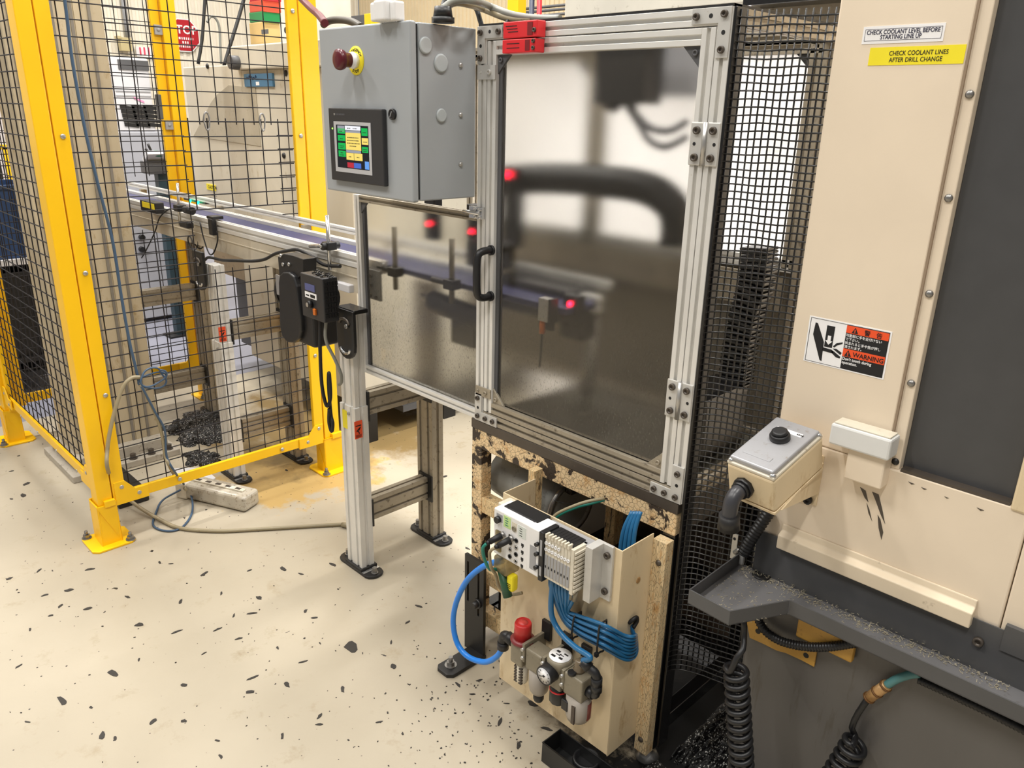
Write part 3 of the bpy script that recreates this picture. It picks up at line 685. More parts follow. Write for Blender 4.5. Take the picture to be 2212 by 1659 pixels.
m_.build('side_guard_mesh', BLKG, ge)
# corner plates
def lplate(pts, bolts, holes, yy=DY-.004):
    p = MB().prism([(a, yy, b) for a, b in pts], (0, .004, 0)).build('corner_bracket', ALUB, ge, .0006)
    for x, z in bolts: MB().capscrew((x, yy, z), (0, -1, 0), .0068, .006).build('cap_screw', BARE, p)
    for x, z in holes: MB().lathe((x, yy-.0003, z), (0, 1, 0), [(.0042, 0), (.0042, .0003)], 12).build('screw_hole', LBLK, p)
w_ = .027
lplate([(gx1-.084, gz1), (gx1-.001, gz1), (gx1-.001, gz1-.086), (gx1-w_, gz1-.086), (gx1-w_, gz1-w_), (gx1-.084, gz1-w_)], [(gx1-.073, gz1-.014), (gx1-.014, gz1-.012), (gx1-.014, gz1-.072)], [(gx1-.043, gz1-.014), (gx1-.014, gz1-.043)])
lplate([(gx0+.086, gz1), (gx0+.001, gz1), (gx0+.001, gz1-.082), (gx0+w_, gz1-.082), (gx0+w_, gz1-w_), (gx0+.086, gz1-w_)], [(gx0+.013, gz1-.014), (gx0+.013, gz1-.070), (gx0+.075, gz1-.014)], [(gx0+.044, gz1-.013), (gx0+.013, gz1-.043)])
lplate([(gx0+.001, gz0+.080), (gx0+.028, gz0+.080), (gx0+.028, gz0+w_), (gx0+.088, gz0+w_), (gx0+.088, gz0), (gx0+.001, gz0)], [(gx0+.014, gz0+.066), (gx0+.014, gz0+.014), (gx0+.045, gz0+.014), (gx0+.074, gz0+.014)], [(gx0+.014, gz0+.038)])
lplate([(gx1-.001, gz0+.088), (gx1-.03, gz0+.088), (gx1-.03, gz0+w_), (gx1-.084, gz0+w_), (gx1-.084, gz0), (gx1-.001, gz0)], [(gx1-.015, gz0+.07), (gx1-.015, gz0+.014), (gx1-.044, gz0+.014), (gx1-.072, gz0+.014)], [(gx1-.015, gz0+.042)])
# ---- door
dx0, dx1, dz0, dz1 = gx0+pw+.003, gx1-pw-.002, gz0+pw+.003, gz1-pw-.003
door = MB().box(dx0+pw-.004, dx1-pw+.004, YC-.001, YC+.004, dz0+pw-.004, dz1-pw+.004).build('door', PANE, ge)
lab(door, 'hazy clear door pane')
for x in (dx0+pw/2, dx1-pw/2): MB().tprof((x, YC, dz0), (x, YC, dz1), (1, 0, 0), pw, pw, (1, 1), .008, .008).build('door_stile', ALU, door, .0008)
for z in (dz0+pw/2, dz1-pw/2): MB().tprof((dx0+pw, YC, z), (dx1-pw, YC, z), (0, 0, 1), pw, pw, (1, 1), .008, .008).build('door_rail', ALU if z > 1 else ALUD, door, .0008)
for sx_, sz_ in ((0, 0), (1, 0), (0, 1), (1, 1)):
    x = dx0+pw if sx_ == 0 else dx1-pw; s1 = 1 if sx_ == 0 else -1
    z = dz0+pw if sz_ == 0 else dz1-pw; s2 = 1 if sz_ == 0 else -1
    g_ = MB().prism([(x, YC-.009, z), (x+s1*.042, YC-.009, z), (x, YC-.009, z+s2*.042)], (0, .007, 0)); g_.capscrew((x+s1*.012, YC-.009, z+s2*.012), (0, -1, 0), .006, .005)
    g_.build('corner_gusset', DGREY if sz_ else ALUD, door, .001)
MB().box(dx0+pw, dx0+pw+.012, YC-.005, YC+.01, dz0+pw, dz1-pw).build('pane_gasket', DGREY, door)
# handle
hx = dx0+.024; hz0, hz1 = 1.095, 1.214
MB().tube([(hx, DY, hz0), (hx, DY-.030, hz0), (hx-.002, DY-.046, hz0+.012), (hx-.002, DY-.049, (hz0+hz1)/2), (hx-.002, DY-.046, hz1-.012), (hx, DY-.030, hz1), (hx, DY, hz1)], .0098, 12, 6).cyl((hx, DY, hz0), (hx, DY-.006, hz0), .013).cyl((hx, DY, hz1), (hx, DY-.006, hz1), .013).build('door_handle', BLKP, door)
# hinges
for zt, zb in ((1.537, 1.457), (1.016, .932)):
    xm_ = gx1-pw-.001; h_ = MB()
    h_.box(xm_-.033, xm_-.003, DY-.004, DY, zb, zt).box(xm_+.003, xm_+.031, DY-.004, DY, zb, zt)
    h_ = h_.build('hinge', ALUB, ge, .003)
    MB().cyl((xm_, DY-.004, zb), (xm_, DY-.004, zt), .0055, n=12).build('hinge_pin', GALV, h_)
    for x in (xm_-.018, xm_+.018):
        for z in (zb+.015, zt-.015): MB().capscrew((x, DY-.004, z), (0, -1, 0), .0075, .006).build('cap_screw', BARE if z > zb+.03 or 1 else STEEL, h_)
        MB().lathe((x-.004 if x < xm_ else x+.004, DY-.0044, (zt+zb)/2), (0, 1, 0), [(.0035, 0), (.0035, .0003)], 10).build('screw_hole', LBLK, h_)
# latch plates and catch
lp = MB().box(gx0+.002, gx0+.064, DY-.004, DY, 1.618, 1.650).capscrew((gx0+.045, DY-.004, 1.634), (0, -1, 0), .006, .005).capscrew((gx0+.014, DY-.004, 1.634), (0, -1, 0), .003, .001).build('stop_plate', ALUB, ge, .0006)
ct = MB().box(gx0-.02, gx0+.03, DY-.010, DY, 1.288, 1.318)
for dx_, dz_ in ((.006, .006), (.022, .006), (.006, .024), (.022, .024)): ct.capscrew((gx0+dx_, DY-.01, 1.288+dz_), (0, -1, 0), .005, .004)
ct.cyl((gx0-.035, DY-.015, 1.303), (gx0+.025, DY-.015, 1.303), .005, n=10); ct.build('toggle_latch', CHROME, ge, .001)
pl = MB().box(gx0+.004, gx0+.062, DY-.004, DY, .812, .838).capscrew((gx0+.044, DY-.004, .825), (0, -1, 0), .006, .005).capscrew((gx0+.014, DY-.004, .825), (0, -1, 0), .004, .003).build('stop_plate', ALUD, ge, .0006)
# red interlock pair
ra = MB().box(-1.389, -1.283, DY-.030, DY-.002, 1.702, 1.736).build('interlock_switch', RED, ge, .002)
MB().box(-1.312, -1.296, DY-.0308, DY-.0298, 1.706, 1.732).build('switch_recess', paint('dark_red_recess', (120, 16, 22), .5), ra)
MB().capscrew((-1.290, DY-.030, 1.716), (0, -1, 0), .005, .004).build('cap_screw', BARE, ra)
m_ = MB()
for k in range(3): m_.box(-1.380+.004*k, -1.345+.002*k, DY-.0306, DY-.0299, 1.726-k*.006, 1.7275-k*.006)
m_.build('switch_print', LBLK, ra)
rb = MB().box(-1.391, -1.286, DY-.030, DY-.001, 1.671, 1.700).build('interlock_actuator', RED, ge, .002)
MB().box(-1.318, -1.304, DY-.0306, DY-.0298, 1.675, 1.697).build('actuator_recess', MATS['dark_red_recess'], rb)
for z in (1.680, 1.694): MB().capscrew((-1.292, DY-.030, z), (0, -1, 0), .0045, .004).build('cap_screw', BARE, rb)
m_ = MB()
for k in range(2): m_.box(-1.376, -1.336, DY-.0306, DY-.0299, 1.690-k*.009, 1.6915-k*.009)
m_.build('actuator_print', LBLK, rb)
o = MB().tube([(-1.389, DY-.014, 1.720), (-1.405, DY-.010, 1.724), (-1.425, DY+.02, 1.745), (-1.44, DY+.06, 1.752)], .0045, 8, 5).build('cable', BLKR); tag(o, 'short black lead leaving the upper red interlock switch', 'cable')
# ---- left side wing (conveyor cover) with its own pane
ex0, ex1, ez0, ez1 = -2.062, gx0-.002, .737, 1.300
wing = MB().box(ex0+.026, ex1, YC, YC+.004, ez0+.026, ez1-.022).build('side_panel', PANE, ge); lab(wing, 'hazy clear side pane')
MB().tprof((ex0+.013, YC, ez0), (ex0+.013, YC, ez1), (1, 0, 0), .026, pw, (1, 1), .007, .007).build('panel_stile', ALU, wing, .0008)
MB().tprof((ex0+.026, YC, ez0+.013), (ex1, YC, ez0+.013), (0, 0, 1), .026, pw, (1, 1), .007, .007).build('panel_rail', ALU, wing, .0008)
MB().tprof((ex0+.026, YC, ez1-.010), (ex1, YC, ez1-.010), (0, 0, 1), .020, pw, (1, 1), .007, .007).build('panel_rail', ALUD, wing, .0008)
MB().prism([(ex0+.026, YC-.008, ez1-.02), (ex0+.06, YC-.008, ez1-.02), (ex0+.026, YC-.008, ez1-.055)], (0, .006, 0)).build('corner_gusset', DGREY, wing, .001)
MB().box(ex0+.026, ex0+.036, YC-.004, YC+.008, ez0+.026, ez1-.02).build('pane_gasket', DGREY, wing)
# ---- rear windows
bw = []
for x0, x1 in ((RBX0+.07, -1.53), (-1.468, gx1-.05)):
    wz0, wz1 = 1.225, 1.690
    p = MB().box(x0, x1, YB+.012, YB+.016, wz0, wz1).build('rear_pane', PANEB, ge); lab(p, 'milky rear pane')
    for s1, x in ((1, x0), (-1, x1)):
        MB().prism([(x, YB+.004, wz1), (x+s1*.05, YB+.004, wz1), (x, YB+.004, wz1-.05)], (0, .006, 0)).build('corner_gusset', BLK, p)
MB().tprof((-1.513, YB+pw/2, 1.19), (-1.513, YB+pw/2, gz1), (1, 0, 0), .03, .03, (1, 1)).tprof((-1.483, YB+pw/2, 1.19), (-1.483, YB+pw/2, gz1), (1, 0, 0), .03, .03, (1, 1)).build('rear_mullion', ALUD, ge)
rail(RBX0+.04, gx1-pw, YB+pw/2, 1.208, mat=ALU, nm='rear_rail')
MB().box(-2.0, gx1-.04, YB-.02, YB-.012, 1.10, 1.185).build('rear_deck', ALUD, ge, .001)
rail(RBX0+.04, gx1-pw, YB+pw/2, 1.700-.0, mat=ALUD, nm='rear_rail')
post(gx1-.047, YB+pw/2, 1.20, gz1, mat=ALUD, nm='rear_stile')
MB().box(RBX0+.04, gx1-.03, YB+.012, YB+.016, .77, 1.19).build('rear_lower_panel', paint('dull_sheet_panel', (120, 112, 98), .5, .1, (60, 54, 44), .06, 8), ge)

# ---- things inside the guard
t = thing('dress_hose', 'thick black dress hose arching across the inside of the guard', 'hose', (-1.35, 1.66, 1.3))
MB().tube([aY(a, b, 1.66) for a, b in ((1075, 395), (1110, 388), (1200, 386), (1300, 392), (1390, 405), (1440, 432), (1462, 470), (1462, 530))], .043, 16, 6).build('corrugated_hose', BLKR, t)
MB().box(*[v for v in (-1.70, -1.655, 1.63, 1.69, 1.16, 1.40)]).build('hose_mount', BLK, t, .004)
o = MB().box(-1.36, -1.09, 1.735, 1.740, 1.590, 1.715).build('guard_plate', LGREY, ge)
t = thing('valve_box', 'black box hanging under the guard roof behind the door', 'box', (-1.25, 1.62, 1.62))
MB().box(-1.325, -1.175, 1.58, 1.66, 1.570, 1.73).build('box_body', BLKP, t, .004)
MB().cyl((-1.29, 1.62, 1.575), (-1.29, 1.62, 1.555), .01).cyl((-1.23, 1.62, 1.575), (-1.23, 1.62, 1.555), .01).build('cable_gland', BLKP, t)
for k, (ps, lb) in enumerate((([(1302, 222), (1318, 232), (1330, 236), (1345, 222)], 'short grey loop of cable under the black valve box'), ([(1355, 222), (1388, 262), (1415, 280), (1450, 282), (1485, 262)], 'upper of two grey cables sagging right from the valve box'), ([(1352, 222), (1385, 275), (1405, 305), (1440, 317), (1485, 296)], 'lower of two grey cables sagging right from the valve box'))):
    o = MB().tube([aY(a, b, 1.62) for a, b in ps], .0085, 8, 6).build('cable', paint('slate_cable%d' % k, (84, 84, 92), .5)); tag(o, lb, 'cable', 'cables under the valve box')
t = thing('proximity_sensor', 'small metal sensor with orange plug standing behind the door pane', 'sensor', (-1.335, 1.42, 1.0))
c = aY(1182, 668, 1.415); MB().box(c.x-.017, c.x+.017, 1.40, 1.425, c.z-.030, c.z+.030).build('sensor_body', GALV, t, .003)
MB().box(c.x+.017, c.x+.024, 1.402, 1.43, c.z-.032, c.z+.030).build('sensor_side', BLKP, t)
q = aY(1174, 706, 1.415); MB().cyl((q.x, 1.412, q.z-.016), (q.x, 1.412, c.z-.030), .0075, n=12).build('orange_plug', paint('orange_plug_plastic', (226, 116, 36), .4), t)
MB().tube([(q.x, 1.412, q.z-.016), (q.x-.004, 1.415, q.z-.06), (q.x-.012, 1.42, q.z-.11)], .003, 6, 5).build('sensor_lead', BLKR, t)
MB().box(c.x-.03, c.x+.015, 1.42, 1.43, c.z-.055, c.z-.03).build('sensor_bracket', BLK, t)
for px_, py_, yy, r_, lb in ((1232, 656, 1.46, .0055, 'brightest red indicator lamp, low in the guard door window'), (1097, 377, 1.58, .006, 'red indicator lamp at the left end of the thick black hose'), (927, 483, 1.50, .004, 'left red indicator lamp in the small side window'), (1019, 500, 1.50, .004, 'red indicator lamp beside the guard post in the side window')):
    c = aY(px_, py_, yy)
    t = thing('indicator_lamp', lb, 'lamp', tuple(c), 'red indicator lamps')
    MB().lathe(c, (.45, -1, .2), [(r_, 0), (r_*.9, r_*.5), (r_*.4, r_*.9)], 12).build('lamp_lens', LED_R, t)
    zu = .075 if 'side window' in lb else .02; MB().box(c.x-.026, c.x+.022, yy+.002, yy+.035, c.z-.05, c.z+zu).build('lamp_body', BLKP, t, .003)
for px_, y0, y1, lb in ((855, 490, 625, 'left upright rod with clamp in the small side window'), (976, 515, 655, 'right upright rod in the small side window')):
    a, b = aY(px_-2, y0, 1.412), aY(px_+1, y1, 1.412)
    t = thing('sensor_post', lb, 'clamp', (b.x, 1.412, b.z))
    MB().cyl((b.x, 1.412, b.z), (b.x, 1.412, a.z), .008, n=12).build('upright_rod', TAUPE, t)
    zc = b.z+.055
    MB().box(b.x-.02, b.x+.02, 1.395, 1.43, zc-.014, zc+.014).cyl((b.x-.09, 1.412, zc), (b.x-.01, 1.412, zc), .008, n=12).build('cross_clamp', BLKP, t, .003)
t = thing('fixture_block', 'dark grimy fixture slung inside the guard below the red lamp', 'fixture', (-1.45, 1.55, .95))
MB().box(-1.60, -1.31, 1.50, 1.62, 1.02, 1.11).box(-1.70, -1.58, 1.49, 1.58, 1.12, 1.20).build('fixture_body', BLKG, t, .01)
MB().box(-1.35, -1.27, 1.52, 1.58, .98, 1.06).build('fixture_end', BLK, t, .006)
t = thing('actuator', 'black cylinder actuator behind the small side window under the right rod', 'actuator', (-1.66, 1.46, .97))
MB().cyl((-1.80, 1.455, 1.005), (-1.56, 1.455, .985), .032, n=18).build('actuator_barrel', BLKR, t)
MB().box(-1.70, -1.60, 1.435, 1.475, .90, .985).build('actuator_mount', BLKG, t, .006)
MB().cyl((-1.80, 1.455, 1.005), (-1.86, 1.455, 1.01), .010, n=12).build('actuator_rod', CHROME, t)
t = thing('support_pipe', 'steel pipe standing upright low inside the guard', 'pipe', (-1.32, 1.62, .74))
MB().cyl((-1.325, 1.62, .74), (-1.315, 1.62, 1.02), .017, n=14).build('pipe_tube', GALV, t)
MB().cyl((-1.325, 1.62, .80), (-1.323, 1.62, .84), .021, n=14).build('pipe_collar', BARE, t)
t = thing('drip_tray', 'grimy sheet metal pan covering the floor of the guard', 'tray', (-1.17, 1.6, .735))
MB().box(gx0+.03, gx1-.03, DY+.03, YB, .739, .747).build('tray_pan', paint('grimy_tray', (96, 94, 86), .4, .2, (50, 44, 36), .05, 10), t)
MB().box(-.99, -.88, 1.50, 1.72, .75, .93).build('bin_block', BLKG, t, .02)
# ================================================================== STAND UNDER THE GUARD
st = thing('machine_stand', 'steel stand with flaking cream paint carrying the guard', 'stand', (-1.17, 1.58, 0))
sx0, sx1, sy0, sy1 = -1.520, -.832, 1.360, 1.80
MB().box(sx0, sx1, sy0-.002, sy1, .708, .736).build('top_plate', BARE, st, .002)
MB().box(sx0+.002, sx1-.002, sy0, sy0+.045, .652, .708).build('front_beam', PEEL, st, .002)
MB().box(sx0, sx0+.043, sy0+.04, sy1, .652, .708).box(sx1-.04, sx1, sy0+.04, sy1, .652, .708).box(sx0, sx1, sy1-.04, sy1, .652, .708).build('rear_beam', BARE, st, .002)
for x, y, mt in ((sx0+.001, sy0, PEEL), (sx1-.041, sy0+.001, BLKG), (sx0+.001, sy1-.041, PEEL2), (sx1-.041, sy1-.041, BLKG), (-1.19, sy1-.041, PEEL2)):
    MB().box(x, x+.040, y, y+.040, .045, .655).build('stand_leg', mt, st, .002)
for z0, z1 in ((.452, .500), (.222, .268), (.075, .125)):
    MB().box(sx0+.04, -1.05, sy0+.003, sy0+.040, z0, z1).build('front_rail', PEEL2, st, .002)
for z0, z1 in ((.075, .115),):
    MB().box(sx0+.003, sx0+.038, sy0+.04, sy1-.04, z0, z1).build('side_rail', BLKG, st, .002)
    MB().box(sx1-.038, sx1-.003, sy0+.04, sy1-.04, z0, z1).build('side_rail', BLKG, st, .002)
    MB().box(sx0+.04, sx1-.04, sy1-.038, sy1-.003, z0, z1).build('rear_rail', BLKG, st, .002)
MB().box(-1.12, sx1-.045, sy1-.002, sy1+.003, .1, .65).build('back_sheet', paint('brown_back_sheet', (92, 78, 66), .5, 0, (60, 46, 34), .04, 8), st)
MB().box(sx0+.04, -1.14, sy0+.06, sy1-.05, .10, .108).build('floor_pan', BLKG, st)
MB().box(-1.235, sx1-.045, sy0+.05, 1.66, .40, .406).build('bay_shade_shelf', MATS['oily_black_coat'], st)  # added dark shelf, hides the bright floor so the bay reads dark
MB().box(-1.185, -1.15, 1.56, 1.60, .045, .655).build('inner_post', PEEL2, st, .002)
MB().box(-1.42, sx1-.045, 1.66, 1.665, .306, .655).build('bay_shade_sheet', paint('bay_shade_brown', (60, 50, 42), .5), st)  # added dark sheet standing in for the gloom inside the stand bay
for x, y in ((sx1-.024, sy0+.012), (sx0+.02, sy1-.02), (sx1-.02, sy1-.02)):
    MB().lathe((x, y, 0), (0, 0, 1), [(.030, 0), (.031, .006), (.022, .022), (.012, .026), (.010, .05)], 20).build('levelling_foot', STEEL, st)
# cream U-shaped cover panel on the front
bx0, bx1, by0, by1, bz0, bz1 = -1.243, -.870, 1.217, 1.332, .098, .657
fp = MB()
fp.box(bx0, bx1, by0, by0+.003, bz0, bz1)
cov = fp.build('front_cover', CREAMD, st, .001)
MB().box(bx0, bx0+.003, by0+.003, by1, bz0, bz1).build('cover_side', CREAMD, cov, .0008)
MB().box(bx1-.003, bx1, by0+.003, by1, bz0-.006, bz1).build('cover_side', CREAMD, cov, .0008)
MB().box(bx1, sx1-.001, by1-.002, by1+.026, .045, .645).build('cover_flange', peel('chipped_cream_flange', .30, (226, 202, 160), (66, 54, 42), 7, (3, 3, .7)), cov, .001)
MB().box(bx0-.022, bx0, by1-.003, by1+.028, bz0, bz1+.02).build('cover_flange', PEEL2, cov, .001)
for x, z in ((bx1+.020, .59), (bx1+.018, .085)):
    MB().dome((x, by1-.002, z), (0, -1, 0), .0075, .005, 14).build('flange_bolt', BARE, cov)
MB().dome((bx1, 1.285, .555), (1, 0, 0), .008, .002, 10).build('rust_spot', MATS['corroded_brass'], cov)

# ---- grey duct inside
t = thing('duct', 'grimy grey metal duct lying inside the left bay of the stand', 'duct', (-1.42, 1.52, .5))
a, b = V((-1.505, 1.495, .535)), V((-1.232, 1.465, .527))
MB().cyl(a, b, .078, n=28).build('duct_body', paint('grimy_zinc', (132, 132, 127), .45, .08, (60, 58, 54), .05, 9), t)
dv = (b-a).normalized()
MB().lathe(b, dv, [(.079, -.006), (.082, -.004), (.082, .004), (.070, .005), (.066, -.002)], 28).build('duct_rim', STEEL, t)
MB().obox((a+b)/2+V((0, .01, .072)), dv*.17, V((-dv.y, dv.x, 0))*.04, V((0, 0, .012))).build('duct_seam', BLKG, t, .004)
MB().box(-1.48, -1.26, 1.46, 1.52, .430, .458).build('duct_cradle', BLKG, t)
t = thing('swarf_bin', 'black open bin under the left bay of the stand full of swarf', 'bin', (-1.38, 1.6, .11))
MB().box(-1.46, -1.22, 1.42, 1.74, .11, .115).box(-1.46, -1.455, 1.42, 1.74, .11, .24).box(-1.225, -1.22, 1.42, 1.74, .11, .24).box(-1.46, -1.22, 1.735, 1.74, .11, .24).box(-1.46, -1.22, 1.42, 1.425, .11, .17).build('bin_shell', BLK, t, .001)

# ---- slotted floor bracket
t = thing('floor_bracket', 'black slotted angle bracket bolted to the floor left of the cream cover', 'bracket', (-1.455, 1.30, 0))
fx0, fx1 = -1.500, -1.418
P = MB()
P.box(fx0, fx0+.010, 1.318, 1.328, 0, .325).box(fx0+.018, fx0+.056, 1.318, 1.328, 0, .325).box(fx0+.064, fx1, 1.318, 1.328, 0, .325)
P.box(fx0+.010, fx0+.018, 1.318, 1.328, 0, .17).box(fx0+.010, fx0+.018, 1.318, 1.328, .305, .325).box(fx0+.056, fx0+.064, 1.318, 1.328, 0, .14).box(fx0+.056, fx0+.064, 1.318, 1.328, .305, .325)
P.build('slotted_plate', BLK, t)
Q = [(fx0+.02, 1.328, 0), (fx1+.005, 1.328, 0), (fx1+.005, 1.20, 0), (fx1-.010, 1.185, 0), (fx0+.032, 1.185, 0), (fx0+.02, 1.197, 0)]
MB().prism(Q, (0, 0, .012)).build('foot_plate', BLK, t, .002)
m_ = MB(); c = V((-1.452, 1.222, .012)); m_.cyl(c, c+V((0, 0, .002)), .018, n=18).cyl(c+V((0, 0, .002)), c+V((0, 0, .013)), .012, n=6).cyl(c+V((0, 0, .013)), c+V((0, 0, .028)), .0065, n=10)
m_.build('anchor_bolt', STEEL, t)
MB().cyl((fx0+.060, 1.318, .185), (fx0+.060, 1.296, .185), .010, n=14).cyl((fx0+.060, 1.318, .185), (fx0+.060, 1.31, .185), .015, n=14).build('clamp_bolt', BLK, t)

# ================================================================== VALVE MANIFOLD
vm = thing('valve_manifold', 'white and black pneumatic valve manifold on the cream cover', 'manifold', (-1.08, 1.18, .6))
mf, mb_ = 1.146, 1.217
wx0, wx1, wz0, wz1 = -1.200, -1.040, .535, .658
MB().box(wx0, wx1-.045, mf, mb_-.014, wz0, wz1).build('network_module', WHITE, vm, .003)
MB().box(wx0+.014, wx1-.036, mf+.020, mb_-.006, wz1-.004, wz1+.003).build('top_cover', BLKP, vm, .001)
MB().box(wx1-.046, wx1-.008, mf-.002, mb_-.014, wz0+.002, wz1+.001).build('power_module', WHITE, vm, .003)
MB().box(wx1-.036, wx1-.016, mf-.0026, mf-.0018, wz0+.016, wz0+.078).build('power_window', GREYP, vm)
MB().box(wx0-.018, wx0+.012, mf+.03, mb_, wz1-.018, wz1-.004).build('end_lug', OFFW, vm, .003)
MB().box(wx1-.034, -.93, mf+.042, mb_-.001, wz1-.022, wz1-.006).build('mounting_rail', GREYP, vm, .001)
MB().box(wx1-.008, wx1+.006, mf-.004, mf+.05, wz0-.002, wz1+.002).build('end_plate', BLKP, vm, .002)
for z in (.565, .600, .625): MB().cyl((wx1-.012, mf+.002, z), (wx1-.012, mf-.010, z), .005, n=10).build('end_plate_lug', BLKP, vm)
MB().box(wx1-.003, wx1+.003, mf-.0046, mf-.0036, .600, .640).box(wx1-.003, wx1+.003, mf-.0046, mf-.0036, .548, .572).build('plate_window', GREYP, vm)
# labels, sockets and cable plugs on the network module
fz = mf-.0006
MB().box(wx0+.010, wx0+.030, fz, fz+.001, .628, .648).build('left_label', GREYP, vm)
MB().cyl((wx0+.018, mf, .634), (wx0+.018, mf-.010, .634), .0085, n=14).build('port_cap', BLKP, vm)
gl_ = MB().box(wx0+.034, wx0+.058, fz, fz+.001, .622, .652).build('green_label', LGRN, vm)
m_ = MB()
for k in range(4): m_.box(wx0+.040, wx0+.050-.002*(k % 2), fz-.0004, fz, .627+k*.006, .629+k*.006)
m_.build('label_print', MATS['green_cable_jacket'], gl_)
MB().box(wx0+.062, wx0+.078, fz, fz+.001, .624, .646).build('centre_label', OFFW, vm)
m_ = MB().lathe((wx0+.070, mf-.0006, .630), (0, -1, 0), [(.0068, 0), (.0068, .0022), (.0048, .0022), (.0044, .0008)], 14); m_.build('round_socket', TAUPE, vm)
l2 = MB().box(wx0+.082, wx0+.108, fz, fz+.001, .616, .646).build('grey_label', paint('pale_grey_label', (214, 220, 214), .5), vm)
m_ = MB()
for k in range(4): m_.box(wx0+.088, wx0+.096, fz-.0004, fz, .620+k*.006, .6215+k*.006)
m_.build('label_print', LBLK, l2)
MB().box(wx0+.010, wx0+.030, mf-.006, mf, .548, .605).build('clear_cover', CLEARP, vm, .003)
for i in range(3):
    for j in range(4):
        m_ = MB(); x = wx0+.058+.020*i; z = .606-.0185*j-.004*i
        if i < 2: m_.lathe((x, mf, z), (0, -1, 0), [(.0058, 0), (.0058, .0022), (.0040, .0022), (.0036, -.001)], 12); m_.build('port', BLKP if (i+j) % 2 else GALV, vm)
        else: m_.box(x-.004, x+.004, mf-.0006, mf, z-.003, z+.004).box(x-.002, x+.002, mf-.001, mf, z-.006, z-.004); m_.build('port_label', LBLK, vm)
for (x, z, mt, nm) in ((wx0+.037, .602, TEAL, 'green'), (wx0+.066, .604, BEIGEC, 'cream')):
    d = V((-.42, -1, -.42)).normalized(); p0 = V((x, mf, z))
    pg = MB().cyl(p0, p0+d*.008, .0075, n=14).build('plug_collar', STEEL, vm)
    MB().cyl(p0+d*.008, p0+d*.040, .0080, .0070, n=12).cyl(p0+d*.040, p0+d*.048, .006, .0045, n=12).build('cable_plug', BLKR, pg)
    e = p0+d*.048
    if nm == 'green': pts = [e, e+V((-.006, -.006, -.014)), e+V((-.006, 0, -.045)), e+V((0, .012, -.075)), (-1.185, 1.15, .49), (-1.165, 1.16, .455)]
    else: pts = [e, e+V((-.01, -.006, -.012)), e+V((-.017, 0, -.035)), e+V((-.018, .006, -.065)), (-1.195, 1.152, .47), (-1.20, 1.17, .425), (-1.18, 1.19, .405), (-1.15, 1.20, .42)]
    o = MB().tube(pts, .0042, 8, 5).build('cable', mt); tag(o, nm+' cable plugged into the white valve manifold module', 'cable', 'cables plugged into the manifold')
# valve slices
vx0, vx1 = wx1+.007, -.957
n_ = 8; wv = (vx1-vx0)/n_
for k in range(n_):
    x0 = vx0+k*wv; x1 = x0+wv-.0008
    v_ = MB().box(x0, x1, mf+.002, mf+.05, .545, .650).build('valve_slice', OFFW, vm, .0008)
    MB().box(x0, x1, mf+.010, mf+.052, .650, .656).build('valve_top', BLKP, v_)
    MB().box(x0+.002, x1-.002, mf-.002, mf+.012, .650, .660).build('valve_tab', OFFW, v_, .0006)
    MB().box(x0+.0006, x1-.0006, mf+.0008, mf+.003, .552, .606).build('valve_body', GREYP, v_, .0004)
    MB().box(x0+.003, x1-.003, mf, mf+.001, .573, .579).build('valve_mark', LBLK, v_)
    for z in (.636, .620):
        if z > .63 and k > 4: continue
        MB().lathe(((x0+x1)/2, mf+.002, z), (0, -1, 0), [(.0043, 0), (.0043, .003), (.0024, .003), (.002, .0005)], 12).build('push_fitting', WHITE, v_)
e_ = MB()
for k in range(10): e_.box(vx1, vx1+.013, mf+.004, mf+.046, .545+k*.0105, .551+k*.0105)
e_.box(vx1+.0, vx1+.009, mf+.002, mf+.05, .538, .652); e_.build('ribbed_end_block', OFFW, vm, .0006)
b_ = MB().box(-.936, -.916, mb_-.046, mb_, .522, .660).box(-.918, -.890, mb_-.008, mb_, .522, .660)
b_ = b_.build('end_bracket', ALUB, vm, .001)
for z in (.636, .545): MB().capscrew((-.903, mb_-.008, z), (0, -1, 0), .008, .007).build('cap_screw', BARE, b_)
m_ = MB()
for x in (vx1-.004, vx1+.006): m_.cyl((x, mf+.02, .545), (x, mf+.016, .515), .0055, .005, n=10)
m_.build('outlet_fitting', TAUPE, vm)
t = thing('junction_plug', 'clear plastic plug housing with yellow end hanging under the manifold left end', 'plug', (-1.175, 1.16, .47))
MB().box(-1.196, -1.150, 1.142, 1.19, .488, .532).build('clear_housing', CLEARP, t, .006)
MB().box(-1.158, -1.136, 1.150, 1.172, .448, .492).build('yellow_boot', LYEL, t, .006)
m_ = MB()
for k in range(3): m_.box(-1.154, -1.142, 1.1492, 1.150, .458+k*.005, .4595+k*.005)
m_.build('boot_print', LBLK, t)
MB().cyl((-1.176, 1.152, .49), (-1.150, 1.150, .432), .010, .012, n=12).build('green_boot', paint('green_boot_plastic', (44, 86, 60), .45), t)

